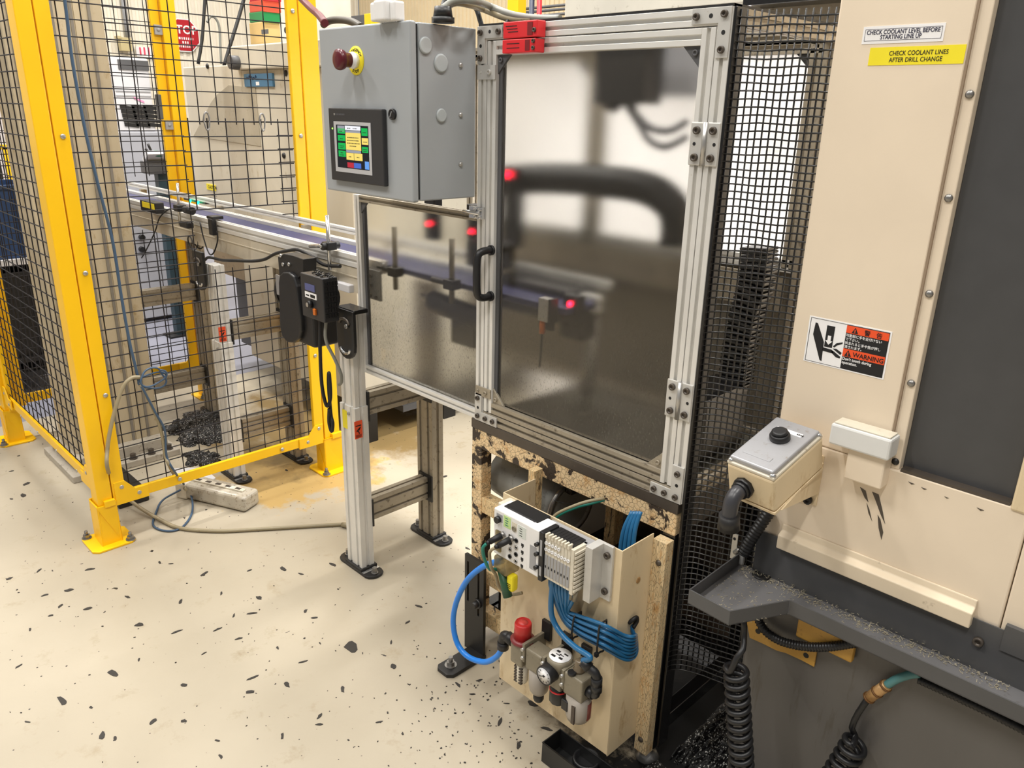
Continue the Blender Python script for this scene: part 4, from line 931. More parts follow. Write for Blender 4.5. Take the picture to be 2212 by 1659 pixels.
# ================================================================== AIR PREPARATION UNIT
fr = thing('air_filter_regulator', 'taupe air filter, regulator and lubricator row on the cream cover', 'regulator', (-1.02, 1.16, .3))
yc = 1.163
def cb(x, w, z0, z1, d=.045, nm='body_block', mt=TAUPE, par=None, bv=.004, y=yc): return MB().box(x-w/2, x+w/2, y-d/2, y+d/2, z0, z1).build(nm, mt, par or fr, bv)
sv = cb(-1.108, .040, .262, .322, nm='shutoff_valve')
MB().lathe((-1.108, yc, .322), (0, 0, 1), [(.030, 0), (.031, .006), (.024, .010)], 18).build('valve_flange', paint('dull_red_flange', (120, 44, 46), .4), sv)
MB().lathe((-1.108, yc, .330), (0, 0, 1), [(.022, 0), (.0215, .040), (.019, .046), (.0185, .044)], 20).build('red_knob', REDT, sv)
MB().lathe((-1.108, yc, .372), (0, 0, 1), [(.012, 0), (.012, .003), (.002, .004)], 16).build('knob_cap', paint('pale_red_cap', (206, 70, 66), .4), sv)
si = MB().lathe((-1.106, yc, .262), (0, 0, -1), [(.016, 0), (.016, .054), (.013, .060)], 18).build('silencer', OFFW, sv)
m_ = MB()
for k in range(6):
    for s_ in (-1, 1): m_.obox((-1.106+s_*.008, yc-.0155+.002*abs(s_), .250-k*.0085), (.005, 0, 0), (0, .0028, 0), (0, .0008, .0018))
m_.build('silencer_slot', BARE, si)
for x in (-1.082, -1.016, -.955):
    MB().box(x-.004, x+.004, yc-.024, 1.216, .286, .338).build('spacer_bracket', TAUPE, fr, .001)
    MB().box(x-.006, x+.022, 1.208, 1.217, .320, .372).build('mounting_tab', BLK, fr, .001)
    MB().cyl((x, yc-.030, .300), (x, yc-.020, .300), .0042, n=10).cyl((x, yc-.030, .324), (x, yc-.020, .324), .0042, n=10).build('clamp_screw', GALV, fr)
fb = cb(-1.050, .052, .272, .330, nm='filter_block')
MB().lathe((-1.048, yc, .274), (0, 0, -1), [(.026, 0), (.0255, .045), (.023, .060), (.017, .070)], 22).build('filter_bowl', BOWL, fb)
MB().lathe((-1.048, yc, .206), (0, 0, -1), [(.0135, 0), (.0135, .020), (.011, .026)], 18).build('drain_cap', BLKP, fb)
rb_ = cb(-.985, .048, .268, .318, nm='regulator_block')
MB().lathe((-.985, yc, .318), (0, 0, 1), [(.030, 0), (.031, .022), (.029, .030)], 24).build('regulator_dome', TAUPE, rb_)
cp = MB().lathe((-.985, yc, .348), (0, 0, 1), [(.0265, 0), (.0265, .002), (.002, .0022)], 24).build('dome_label', LWHT, rb_)
m_ = MB()
for a, b, c, d in ((-.016, -.006, .004, .010), (.004, .016, .008, .012), (-.010, .002, -.004, -.002), (-.003, .010, .0, .002), (-.016, -.004, -.016, -.010), (.004, .014, -.012, -.006), (-.001, .001, -.004, .004)): m_.box(-.985+a, -.985+b, yc+c, yc+d, .3500, .3508)
m_.build('label_print', LBLK, cp)
MB().lathe((-.985, yc, .268), (0, 0, -1), [(.020, 0), (.021, .010), (.022, .012), (.022, .046), (.019, .050)], 10).build('adjust_knob', BLKP, rb_)
MB().lathe((-.985, yc, .257), (0, 0, -1), [(.0222, 0), (.0222, .004)], 20).build('red_ring', RED, rb_)
gd = V((0, -1, 0)); gc_ = aY(1174, 1461, yc-.050); gc_.y = yc-.022
ga = MB().lathe(gc_, gd, [(.012, -.010), (.0235, .0), (.0235, .026), (.0225, .028), (.0205, .0265)], 26).build('pressure_gauge', BLKP, fr)
MB().lathe(gc_+gd*.0268, gd, [(.0205, 0), (.002, .0004)], 24).build('gauge_face', LWHT, ga)
u_, w__ = basis(gd); m_ = MB(); fcc = gc_+gd*.0276
for k in range(9):
    a = R(-45+k*33.75)*1.0; q = u_*math.cos(a)+w__*math.sin(a); m_.obox(fcc+q*.0155, q*.002, gd.cross(q)*.0006, gd*.0003)
m_.obox(fcc+(u_*.6+w__*.3)*.006, (u_*.8+w__*.4).normalized()*.009, (w__*.8-u_*.4)*.0007, gd*.0004); m_.cyl(fcc, fcc+gd*.001, .003, n=10)
m_.build('gauge_marks', LBLK, ga)
lb_ = cb(-.925, .056, .276, .336, nm='lubricator_block')
MB().lathe((-.930, yc+.004, .336), (0, 0, 1), [(.014, 0), (.014, .006), (.011, .010), (.011, .026), (.007, .031)], 16).build('sight_dome', SMOKE, lb_)
MB().cyl((-.934, yc-.016, .336), (-.934, yc-.016, .342), .010, n=16).build('filler_plug', BLKP, lb_)
bo = MB().lathe((-.922, yc, .278), (0, 0, -1), [(.030, 0), (.030, .052), (.026, .066), (.012, .071)], 24).build('lubricator_bowl', BOWL, lb_)
MB().box(-.918, -.908, yc-.0315, yc-.027, .216, .266).build('sight_slot', paint('dark_sight_glass', (60, 48, 40), .2), bo, .001)
MB().box(-.949, -.930, yc-.0315, yc-.022, .238, .266).build('release_button', BLKP, bo, .002)
MB().lathe((-.9035, yc+.004, .262), (0, 0, -1), [(.0135, -.004), (.0135, .038), (.010, .046)], 16).build('red_side_window', paint('dull_red_window', (122, 66, 58), .3), bo)
def elbow(pts, r, nm='elbow_fitting', col=.0025):
    m_ = MB().tube(pts, r, 14, 6); p = [V(q) for q in pts]
    for a, b in ((p[0], p[1]), (p[-1], p[-2])): d = (b-a).normalized(); m_.cyl(a, a+d*.020, r+col, n=14)
    return m_.build(nm, BLKP, fr)
MB().cyl((-1.128, yc, .302), (-1.150, yc, .302), .010, n=14).build('inlet_nipple', GALV, fr)
elbow([(-1.140, yc, .302), (-1.158, yc-.002, .306), (-1.170, yc-.002, .302), (-1.174, yc-.002, .288), (-1.174, yc-.002, .262)], .0125)
elbow([(-.900, yc, .303), (-.884, yc, .303), (-.874, yc-.002, .309), (-.871, yc-.003, .324), (-.871, yc-.004, .340)], .0105)
elbow([(-.871, yc-.004, .338), (-.871, yc-.005, .356), (-.875, yc-.007, .369), (-.888, yc-.011, .377), (-.905, yc-.015, .388)], .0105)

# ---- hoses
o = MB().tube([aY(a, b, 1.165) for a, b in ((1084, 1212), (1070, 1214), (1040, 1226), (1008, 1255), (986, 1300), (979, 1345), (988, 1390), (1012, 1419), (1048, 1430), (1075, 1416), (1089, 1390))], .0076, 12, 7).build('air_hose', BLUEH)
tag(o, 'bright blue air hose looping from the manifold down to the red shut-off valve', 'hose')
o = MB().tube([(-1.02, 1.165, .545), aY(1190, 1310, 1.165), aY(1196, 1342, 1.165), aY(1215, 1372, 1.162), aY(1243, 1398, 1.155), aY(1275, 1420, 1.148), V((-.905, yc-.016, .39))], .0068, 12, 6).build('air_hose', BLUET)
tag(o, 'thick blue air hose sweeping from the valves to the black elbow on the lubricator', 'hose')
random.seed(11)
names = ['lowest', 'second lowest', 'third lowest', 'fourth lowest', 'fourth highest', 'third highest', 'second highest', 'topmost']
for k in range(8):
    s_ = k/7; x = vx0+(k+.5)*wv; j = random.uniform(-.003, .003)
    yb = 1.196-.012*(k % 2)
    pts = [V((x, 1.165, .548)), V((x+.002, 1.166, .51)),
           aY(1216+12*s_, 1338-18*s_, yb), aY(1250, 1370-40*s_, yb), aY(1305, 1400-50*s_, yb)]
    pts += [aX(1348, 1424-52*s_, -.856), aX(1368, 1421-46*s_, -.858+.002*k), aX(1376-2*s_, 1402-30*s_, -.860), aX(1370, 1380-10*s_, -.862), V((-.872, 1.274, .440))]
    o = MB().tube(pts, .0043, 8, 6).build('air_tube', BLUET); tag(o, names[k]+' of the bundled blue air tubes bending round the cream cover', 'air tube', 'blue air tubes below the valve manifold')
for px_, y0, y1, lb in ((1248, 1326, 1376, 'black cable tie nearer the valves round the blue tubes'), (1303, 1344, 1408, 'black cable tie nearer the cover corner round the blue tubes')):
    a, b = aY(px_, y0, 1.19), aY(px_-6, y1, 1.19); d = b-a
    P = [a, a+V((0, -.012, 0))+d*.05, a+d*.5+V((0, -.014, 0)), b+V((0, -.012, 0))-d*.05, b, b+V((0, .012, 0)), a+d*.5+V((0, .014, 0)), a+V((0, .012, 0))]
    o = MB().tube(P, .0024, 6, 4, True).obox(b+V((0, -.014, 0)), (.004, 0, 0), (0, .004, 0), (0, 0, .005)).build('cable_tie', BLKP); tag(o, lb, 'cable tie', 'cable ties on the blue tubes')
o = MB().tube([(-.87, 1.262, .452), (-.863, 1.268, .462), (-.862, 1.28, .462), (-.864, 1.285, .448), (-.866, 1.275, .434)], .005, 8, 4).build('grommet', BLKR); tag(o, 'black rubber grommet where the blue tubes enter the cover side', 'grommet')
for k in range(4):
    o = MB().tube([aY(1340+9*k, 1215, 1.29), aY(1341+9*k, 1180, 1.29), aY(1349+8*k, 1140, 1.295), aY(1366+6*k, 1105, 1.31)], .0052, 8, 5).build('air_tube', BLUET)
    tag(o, ['leftmost', 'second from left', 'third from left', 'rightmost'][k]+' blue tube rising inside the stand behind the cover', 'air tube', 'blue tubes rising inside the stand')
for mt, dy, lb in ((TEAL, 0, 'green cable crossing the stand opening above the cover'), (BEIGEC, -10, 'beige cable crossing the stand opening beside the green one')):
    o = MB().tube([aY(1185, 1140+dy, 1.26), aY(1205, 1115+dy*.6, 1.27), aY(1245, 1096+dy*.5, 1.29), aY(1275, 1088+dy*.6, 1.31), aY(1305, 1080+dy*.3, 1.345)], .0042, 8, 5).build('cable', mt); tag(o, lb, 'cable')
o = MB().tube([aY(1170, 1070, 1.42), aY(1200, 1082, 1.40), aY(1240, 1090, 1.40), aY(1275, 1090, 1.40)], .0012, 5, 4).tube([aY(1222, 1030, 1.42), aY(1228, 1048, 1.41), aY(1222, 1065, 1.41)], .0012, 5, 4).build('loose_wire', BLKR); tag(o, 'thin stray black wires over the grey duct in the stand', 'wire')

# ---- black bin on the floor at the corner + foot
t = thing('chip_bin', 'low black steel bin on the floor under the cream cover', 'bin', (-.97, 1.2, 0))
bA, bB = aZ(1171, 1603, .062), aZ(1203, 1568, .062)
x0, y0 = bA.x, bA.y; x1, y1 = -.80, bB.y
m_ = MB().box(x0, x1, y0, y1, .002, .006).box(x0, x1, y0, y0+.003, .002, .062).box(x0, x0+.003, y0, y1, .002, .062).box(x0, x1, y1-.003, y1, .002, .062).box(x1-.003, x1, y0, y1, .002, .062)
m_.build('bin_shell', paint('black_bin_steel', (40, 40, 40), .3, .2, (90, 88, 84), -.08, 14), t, .001)
c = aZ(1262, 1640, .045)
MB().lathe((c.x, c.y+.01, .008), (0, 0, 1), [(.034, 0), (.036, .03), (.034, .036), (.028, .036), (.026, .02)], 22).build('round_cup', BLKP, t)
# ================================================================== RIGHT-HAND MACHINE TOOL
MY = 1.43
mt_ = thing('machining_centre', 'large cream machine tool with charcoal sliding door filling the right side', 'machine', (-.3, 2.1, 0))
MB().box(-.6633, -.4452, MY, 2.1456, .9412, 2.3993).build('column_cover', CREAM, mt_, .004)
MB().box(-.4452, -.4238, MY+.004, MY+.06, .9403, 2.3993).build('door_flange', CREAM, mt_, .002)
MB().box(-.447, -.443, MY-.001, MY+.01, .9403, 2.3993).build('cover_seam', paint('seam_shadow_gap', (150, 130, 108), .6), mt_)
for z in (1.590, 1.430, 1.270, 1.108, .955):
    MB().dome((-.4325, MY+.004, z), (0, -1, 0), .0068, .0055, 12).build('button_screw', STEEL if z > .97 else BLK, mt_)
MB().box(-.4238, -.2342, MY+.022, MY+.05, .9153, 2.3993).build('sliding_door', DDOOR, mt_, .002)
MB().box(-.6633, -.211, MY+.0, 2.1456, .656, .9407).build('apron_panel', CREAM, mt_, .003)
MB().box(-.2092, .4023, MY+.0, 2.1456, .7007, .9403).build('apron_panel', CREAM, mt_, .003)
MB().box(-.2396, -.2146, MY-.004, MY+.06, .9349, 2.3993).build('door_handle_bar', CREAMD, mt_, .004)
MB().box(-.2146, .4023, MY+.05, MY+.09, .9331, 2.3993).build('sliding_door', DDOOR, mt_, .002)
MB().box(-.4202, -.2414, MY+.001, MY+.022, .9385, .9457).build('door_sill', BARE, mt_)
# ledge trim
MB().prism([(-.6213, MY, .7499), (-.6213, MY-.004, .7499), (-.6213, MY-.006, .7365), (-.6213, MY-.020, .7293), (-.6213, MY-.020, .699), (-.6213, MY, .699)], (.370, 0, 0)).build('ledge_trim', paint('scuffed_cream_ledge', (228, 212, 186), .45, 0, (120, 96, 66), .0, 9, var=.05), mt_, .002)
# chips in the paint: bare patches with their own outline
def flake(nm, pts, y=MY-.0006):
    return MB().prism([aY(a, b, MY)*1.0+V((0, -.0007, 0)) for a, b in pts], (0, .0006, 0)).build(nm, BARE, mt_)
flake('paint_chip', [(1858, 1052), (1870, 1060), (1876, 1085), (1868, 1075)])
flake('paint_chip', [(1872, 1086), (1878, 1100), (1884, 1126), (1876, 1108)])
flake('paint_chip', [(1884, 1062), (1898, 1068), (1906, 1100), (1912, 1132), (1902, 1110), (1892, 1082)])
flake('paint_chip', [(1896, 1112), (1902, 1122), (1908, 1150), (1904, 1166), (1898, 1140)])
flake('paint_chip', [(1905, 1230), (1925, 1240), (1932, 1252), (1918, 1246)])
flake('paint_chip', [(1943, 1246), (1952, 1250), (1966, 1272), (1952, 1264)])
for a, b, c in ((1962, 1040, 7), (1990, 1052, 6), (2040, 1072, 5), (2110, 1096, 8)):
    flake('paint_chip', [(a, b), (a+c*2, b+c*.8), (a+c, b+c*.9)])
# ---- labels on the column cover
def flat_label(nm, c, mat, z=.0008):
    P = [aY(a, b, MY) for a, b in c]
    x0 = (P[0].x+P[3].x)/2; x1 = (P[1].x+P[2].x)/2; z1 = (P[0].z+P[1].z)/2; z0 = (P[2].z+P[3].z)/2
    return MB().box(x0, x1, MY-z, MY, z0, z1).build(nm, mat, mt_), x0, x1, z0, z1
l_, x0, x1, z0, z1 = flat_label('white_label', [(1868, 57), (2043, 50), (2038, 88), (1860, 97)], LWHT)
b_ = MB(); i_ = .0035; yy = MY-.0011
for a, b, c, d in ((x0+i_, x1-i_, z0+i_+.001, z0+i_+.0015), (x0+i_, x1-i_, z1-i_-.0015, z1-i_-.001), (x0+i_, x0+i_+.0005, z0+i_+.001, z1-i_-.001), (x1-i_-.0005, x1-i_, z0+i_+.001, z1-i_-.001)): b_.box(a, b, yy, yy+.0004, c, d)
b_.build('label_border', LNAV, l_)
xc = (x0+x1)/2
text_mesh('label_text', 'CHECK COOLANT LEVEL BEFORE', LNAV, l_, (xc, MY-.0009, z1-.0125), (1, 0, 0), (0, 0, 1), .0094, 'CENTER', sx=.82, bold=.0001)
text_mesh('label_text', 'STARTING LINE UP', LNAV, l_, (xc-.002, MY-.0009, z1-.0204), (1, 0, 0), (0, 0, 1), .0094, 'CENTER', sx=.82, bold=.0001)
l_, x0, x1, z0, z1 = flat_label('yellow_label', [(1880, 104), (2088, 95), (2082, 135), (1875, 144)], LYEL)
xc = (x0+x1)/2+.004
text_mesh('label_text', 'CHECK COOLANT LINES', LBLK, l_, (xc, MY-.0009, z1-.0130), (1, 0, 0), (0, 0, 1), .0100, 'CENTER', sx=.82, bold=.00002)
text_mesh('label_text', 'AFTER DRILL CHANGE', LBLK, l_, (xc-.003, MY-.0009, z1-.0232), (1, 0, 0), (0, 0, 1), .0100, 'CENTER', sx=.82, bold=.00002)
l_, x0, x1, z0, z1 = flat_label('warning_label', [(1750, 684), (1928, 714), (1910, 818), (1735, 781)], LWHT)
W, H = x1-x0, z1-z0
def lp_(u, v): return V((x0+u*W, MY-.0012, z1-v*H))
def lquad(nm, u0, u1, v0, v1, mt, par=None, d=.0004): return MB().box(x0+u0*W, x0+u1*W, MY-.0008-d, MY-.0008, z1-v1*H, z1-v0*H).build(nm, mt, par or l_)
m_ = MB()
for a, b, c, d in ((.02, .98, .028, .036), (.02, .98, .964, .972), (.02, .026, .028, .972), (.974, .98, .028, .972)): m_.box(x0+a*W, x0+b*W, MY-.0011, MY-.0008, z1-d*H, z1-c*H)
m_.build('label_border', LBLK, l_)
lquad('black_field', .475, .975, .04, .965, LBLK); lquad('orange_band', .475, .975, .045, .20, LORG, None, .0007); lquad('orange_band', .475, .975, .535, .70, LORG, None, .0007)
def lpoly(nm, pts, mt): return MB().prism([lp_(u, v) for u, v in pts], (0, .0004, 0)).build(nm, mt, l_)
lpoly('arm_symbol', [(.085, .12), (.115, .13), (.225, .50), (.232, .92), (.205, .90), (.075, .38)], LBLK)
lpoly('palm_symbol', [(.222, .615), (.335, .625), (.36, .66), (.36, .70), (.222, .69)], LBLK)
lpoly('finger_symbol', [(.335, .63), (.375, .66), (.455, .735), (.45, .77), (.40, .765), (.34, .69)], LBLK)
lpoly('finger_symbol', [(.345, .595), (.39, .585), (.465, .645), (.45, .695), (.375, .625)], LBLK)
lpoly('finger_symbol', [(.345, .545), (.385, .46), (.455, .42), (.455, .455), (.40, .50), (.36, .57)], LBLK)
lpoly('ram_symbol', [(.235, .13), (.335, .13), (.335, .59), (.235, .59)], LBLK)
MB().prism([lp_(u, v)+V((0, -.0004, 0)) for u, v in ((.265, .34), (.305, .34), (.305, .45), (.33, .45), (.285, .535), (.24, .45), (.265, .45))], (0, .0004, 0)).build('arrow_symbol', LWHT, l_)
def tri(u, v, s_, nm='hazard_triangle'):
    o_ = MB().prism([lp_(u, v)+V((0, -.0006, 0)), lp_(u+s_*.5, v+s_*1.55)+V((0, -.0006, 0)), lp_(u-s_*.5, v+s_*1.55)+V((0, -.0006, 0))], (0, .0004, 0)).build(nm, LBLK, l_)
    MB().box(x0+(u-.006)*W, x0+(u+.006)*W, MY-.0022, MY-.0018, z1-(v+s_*1.1)*H, z1-(v+s_*.5)*H).box(x0+(u-.006)*W, x0+(u+.006)*W, MY-.0022, MY-.0018, z1-(v+s_*1.38)*H, z1-(v+s_*1.2)*H).build('triangle_mark', LORG, o_)
tri(.58, .062, .08); tri(.54, .555, .085)
def ltext(s_, u, v, size, mt, sx=1.0, b=0.0, sp=1.0): return text_mesh('label_text', s_, mt, l_, lp_(u, v)+V((0, -.0005, 0)), (1, 0, 0), (0, 0, 1), size*H, sx=sx, bold=b, spacing=sp)
ltext('警', .69, .175, .125, LBLK); ltext('告', .83, .175, .125, LBLK)
ltext('可動部に手を近付けない', .482, .275, .072, LWHT, .92); ltext('で下さい。', .482, .355, .072, LWHT, .92)
ltext('挟まれると手や指が押し', .482, .435, .072, LWHT, .92); ltext('潰されます。', .482, .515, .072, LWHT, .92)
ltext('WARNING', .60, .67, .135, LBLK, .95, .0001)
ltext("Don't touch during", .482, .775, .085, LWHT, .86, .0001, 1.05); ltext('operation.', .482, .855, .085, LWHT, .86, .0001, 1.05)
# ---- signal lamp
t = thing('signal_lamp', 'frosted white block lamp mounted low on the cream machine cover', 'lamp', (-.505, 1.41, .88))
a, b = aY(1797, 915, 1.3875), aY(1918, 1003, 1.3875)
MB().box(a.x, b.x, 1.3839, 1.4277, b.z+.006, a.z+.002).build('lamp_lens', LENS, t, .004)
MB().box(a.x+.004, b.x-.004, 1.3884, 1.4232, a.z+.002, a.z+.005).build('lens_top', OFFW, t, .001)
a2, b2 = aY(1831, 985, 1.4), aY(1902, 1062, 1.4)
MB().box(a2.x, b2.x, 1.3964, 1.4304, b2.z+.004, b.z+.008).build('lamp_bracket', CREAM, t, .003)
# ---- push-button box on its bracket
t = thing('push_button_box', 'worn aluminium push button box on an angled bracket, single black button', 'button box', (-.608, 1.34, .907))
X_ = V((math.cos(R(-4.09)), math.sin(R(-4.09)), 0)); Y0_ = V((-X_.y, X_.x, 0)); Y_ = Y0_*math.cos(R(16.1))+V((0, 0, 1))*math.sin(R(16.1)); Z_ = X_.cross(Y_)
o_ = V((-.5524, 1.4125, .9069)); bw_, bl_, bh_ = .1007, .1662, .0893
def bp_(u, v, h): return o_-X_*(bw_*(1-u))-Y_*(bl_*(1-v))+Z_*h     # u across, v towards the machine, h up
cen = bp_(.5, .5, 0)
MB().obox(bp_(.5, .5, .0365), X_*bw_*.5, Y_*bl_*.5, Z_*.0365).build('box_body', CREAMD, t, .006, 3)
LIDM = paint('worn_lid_alloy', (168, 168, 171), .42, .3, (136, 128, 114), .05, 18)
MB().obox(bp_(.5, .5, .0755), X_*bw_*.495, Y_*bl_*.495, Z_*.0035).build('box_rim', OFFW, t, .002)
MB().obox(bp_(.5, .5, .0835), X_*bw_*.46, Y_*bl_*.47, Z_*.006).build('box_lid', LIDM, t, .004, 3)
for u in (.065, .935):
    for v in (.045, .955): MB().dome(bp_(u, v, .0785), Z_, .0065, .006, 12).build('lid_screw', CHROME, t)
bt = MB().lathe(bp_(.50, .60, .0893), Z_, [(.0192, 0), (.0192, .009), (.017, .0125)], 24).build('button_collar', BLKP, t)
MB().lathe(bp_(.50, .60, .1015), Z_, [(.0148, 0), (.0148, .0054), (.011, .007)], 24).build('button_cap', BLKP, bt)
lw = MB().obox(bp_(.52, .765, .0897), X_*.027, Y_*.0054, Z_*.0005).build('name_strip', LWHT, t)
m_ = MB()
for k in range(4): m_.obox(bp_(.70+k*.035, .765, .0904), X_*.0012, Y_*.002, Z_*.0002)
m_.build('strip_print', LBLK, lw)
MB().obox(bp_(.46, .20, .0897), X_*.0286, Y_*.0063, Z_*.0006).build('worn_plate', LIDM, t, .0005)
gp_ = bp_(.38, 0, .034)
MB().cyl(gp_, gp_-Y_*.010, .021, n=8).cyl(gp_-Y_*.010, gp_-Y_*.018, .0175, n=16).build('gland_nut', BLKP, t)
e1 = gp_-Y_*.018; MB().tube([gp_-Y_*.010, e1-Y_*.012, e1-Y_*.022+V((0, 0, -.012)), e1-Y_*.024+V((0, .0, -.040))], .0145, 14, 6).build('gland_elbow', paint('dark_grey_conduit', (58, 58, 62), .35), t)
e2 = e1-Y_*.024+V((0, 0, -.034)); MB().cyl(e2, e2+V((0, .004, -.030)), .019, .021, n=18).build('elbow_collar', BLK, t)
MB().obox(bp_(.5, .5, -.003), X_*bw_*.5, Y_*bl_*.5, Z_*.003).build('bracket_shelf', CREAMD, t, .001)
MB().prism([(-.5596, MY-.004, .9242), (-.5596, MY-.004, .8151), (-.617, MY-.004, .81), (-.661, MY-.004, .844), (-.661, MY-.004, .9242)], (0, .004, 0)).build('bracket_plate', CREAMD, t, .001)
MB().prism([(-.5614, 1.4268, .9108), (-.5614, 1.2695, .8634), (-.5614, 1.4268, .8438)], (.003, 0, 0)).build('bracket_web', CREAMD, t)
for x, z in ((-.5766, .8706), (-.5766, .8232)): MB().capscrew((x, MY-.004, z), (0, -1, 0), .009, .008).build('cap_screw', BLK, t)
# conduit, hook
def corrug(pts, r, pitch, nm, mat, label, cat):
    P = smooth_path(pts, 14); Q = []; acc = 0; rr = []
    L = sum((P[i+1]-P[i]).length for i in range(len(P)-1)); n = max(8, int(L/pitch)*4)
    out = []; step = L/n; i = 0; rem = 0; p = P[0]; out.append(p)
    while len(out) <= n and i < len(P)-1:
        d = (P[i+1]-p).length
        if d >= step-rem: p = p+(P[i+1]-p).normalized()*(step-rem); rem = 0; out.append(p)
        else: rem += d; i += 1; p = P[i]
    rr = [r*(1.0 if k % 4 in (0, 1) else .84) for k in range(len(out))]
    m_ = MB(); u = None; vs = []; n_ = 12
    for k, q in enumerate(out):
        d = (out[min(k+1, len(out)-1)]-out[max(k-1, 0)]).normalized(); u = basis(d)[0] if u is None else (u-d*u.dot(d)).normalized(); w = d.cross(u)
        vs += [q+u*(rr[k]*math.cos(2*math.pi*j/n_))+w*(rr[k]*math.sin(2*math.pi*j/n_)) for j in range(n_)]
    N = len(out); m_.add(vs, [(a*n_+j, a*n_+(j+1) % n_, (a+1)*n_+(j+1) % n_, (a+1)*n_+j) for a in range(N-1) for j in range(n_)], True)
    m_.add(vs, [tuple(range(n_))[::-1], tuple(range((N-1)*n_, N*n_))])
    o = m_.build(nm, mat); tag(o, label, cat); return o
corrug([aY(1662, 1105, 1.417), aY(1645, 1130, 1.4081), aY(1622, 1165, 1.3991), aY(1606, 1196, 1.3946)], .0135, .0075, 'corrugated_conduit', BLKP, 'short black corrugated conduit below the push button box', 'conduit')
# ---- chip tray
t = thing('chip_tray', 'charcoal steel tray running along the front of the cream machine', 'tray', (-.40, 1.34, .61))
zr, zf, zb = .647, .614, .716
xa, xb, xc_, ye, yf_, yk = -.700, -.604, -.5418, 1.2158, 1.332, 1.4268
P = [(xa, ye, zf), (xb, ye-.004, zf), (xc_, yf_, zf), (.33, yf_+.009, zf), (.33, yk, zf), (xa-.004, yk, zf)]
MB().prism(P, (0, 0, .003)).build('tray_floor', TRAYF, t, .0006)
def wall_strip(p, q, z1, nm='tray_rim', th=.003, mt=TRAY):
    p, q = V((p[0], p[1], zf)), V((q[0], q[1], zf)); d = (q-p).normalized(); n2 = V((-d.y, d.x, 0))*th
    return MB().prism([p, q, q+n2, p+n2], (0, 0, z1-zf)).build(nm, mt, t, .0006)
wall_strip(P[0], P[1], zr); wall_strip(P[1], P[2], zr); wall_strip(P[2], P[3], zr); wall_strip(P[5], P[0], zr)
wall_strip(P[4], (xa+.028, yk), zb, 'tray_back')
MB().capscrew((-.2342, 1.4241, .6757), (0, -1, 0), .009, .008).build('cap_screw', BARE, t)
MB().box(-.2011, .2682, 1.4197, 1.4304, .6783, .7293).build('tray_splash', TRAY, t)
c = aZ(1645, 1243, zf+.003); MB().lathe((c.x, c.y, zf+.003), (0, 0, 1), [(.020, 0), (.018, .0025), (.010, .003), (.009, .0012)], 20).build('drain_plug', BLK, t)
sw = MB(); random.seed(21)
for k in range(800):
    if k < 640: x = random.uniform(-.69, -.17); y = random.gauss(1.410, .009)
    else: x = random.uniform(-.692, -.55); y = random.uniform(1.24, 1.422)
    if y > 1.423 or (x > xc_ and y < 1.342): continue
    z = zf+.0035+max(0, (y-1.40))*.4*random.random(); a = random.random()*6.28; l = random.uniform(.0008, .0035)
    d = V((math.cos(a), math.sin(a), random.uniform(-.2, .4))).normalized()
    sw.obox((x, y, z), d*l, V((-d.y, d.x, 0))*.0006, V((0, 0, .0003)))
o = sw.build('metal_swarf', paint('brassy_swarf', (206, 196, 172), .3, .6)); tag(o, 'fine bright metal swarf scattered in the charcoal tray', 'swarf', None, 'stuff')
t = thing('tray_hook', 'zinc plated flat hook hanging on the left end of the charcoal tray', 'hook', (-.69, 1.42, .65))
a = aY(1590, 1152, 1.4232); b = aY(1586, 1204, 1.4232)
MB().box(a.x-.006, a.x+.008, 1.4197, 1.4224, b.z-.004, a.z).build('hook_strap', GALV, t, .001)
MB().tube([(a.x+.006, 1.418, b.z+.016), (a.x+.016, 1.414, b.z+.027), (a.x+.027, 1.411, b.z+.020), (a.x+.030, 1.407, b.z+.002)], .0055, 8, 6).build('hook_loop', GALV, t)
MB().lathe((a.x, 1.4193, a.z-.0125), (0, -1, 0), [(.0035, 0), (.0035, .0003)], 10).build('strap_hole', LBLK, t)
# ---- coolant tank below the tray
t = thing('coolant_tank', 'grey stained coolant tank standing below the charcoal tray', 'tank', (-.1, 1.7, 0))
MB().box(-.6508, .447, 1.3902, 2.0562, .0, .5845).build('tank_body', TANK, t, .006)
MB().box(-.6508, .447, 1.3839, 1.4304, .5773, .5934).build('tank_lip', TANK, t, .003)
P = [aY(a, b, 1.3839) for a, b in ((1612, 1340), (1619, 1378), (1648, 1391), (1678, 1406), (1697, 1411), (1730, 1426), (1758, 1441), (1765, 1402), (1735, 1398), (1690, 1385), (1655, 1362), (1640, 1340))]
br = MB().prism(P, (0, .005, 0)).build('pipe_bracket', TANY, t, .001)
for a, b in ((1637, 1364), (1741, 1416)): MB().lathe(aY(a, b, 1.3835), (0, 1, 0), [(.006, 0), (.006, .0004)], 12).build('bracket_hole', LBLK, br)
MB().box(-.5364, -.4202, 1.3723, 1.3875, .5443, .6041).build('pipe_flange', TANY, t, .004)
corrug([aY(1636, 1335, 1.3723), aY(1652, 1362, 1.3678), aY(1685, 1384, 1.366), aY(1735, 1396, 1.366), aY(1790, 1397, 1.366), aY(1850, 1388, 1.3696)], .0095, .0062, 'corrugated_conduit', BLKP, 'black corrugated conduit curving over the tan bracket on the tank', 'conduit')
corrug([aY(1985, 1468, 1.3839), aY(2060, 1502, 1.3812), aY(2140, 1540, 1.3812), aY(2230, 1586, 1.3812)], .0085, .0062, 'corrugated_conduit', BLKP, 'black corrugated conduit tucked under the tray at lower right', 'conduit')
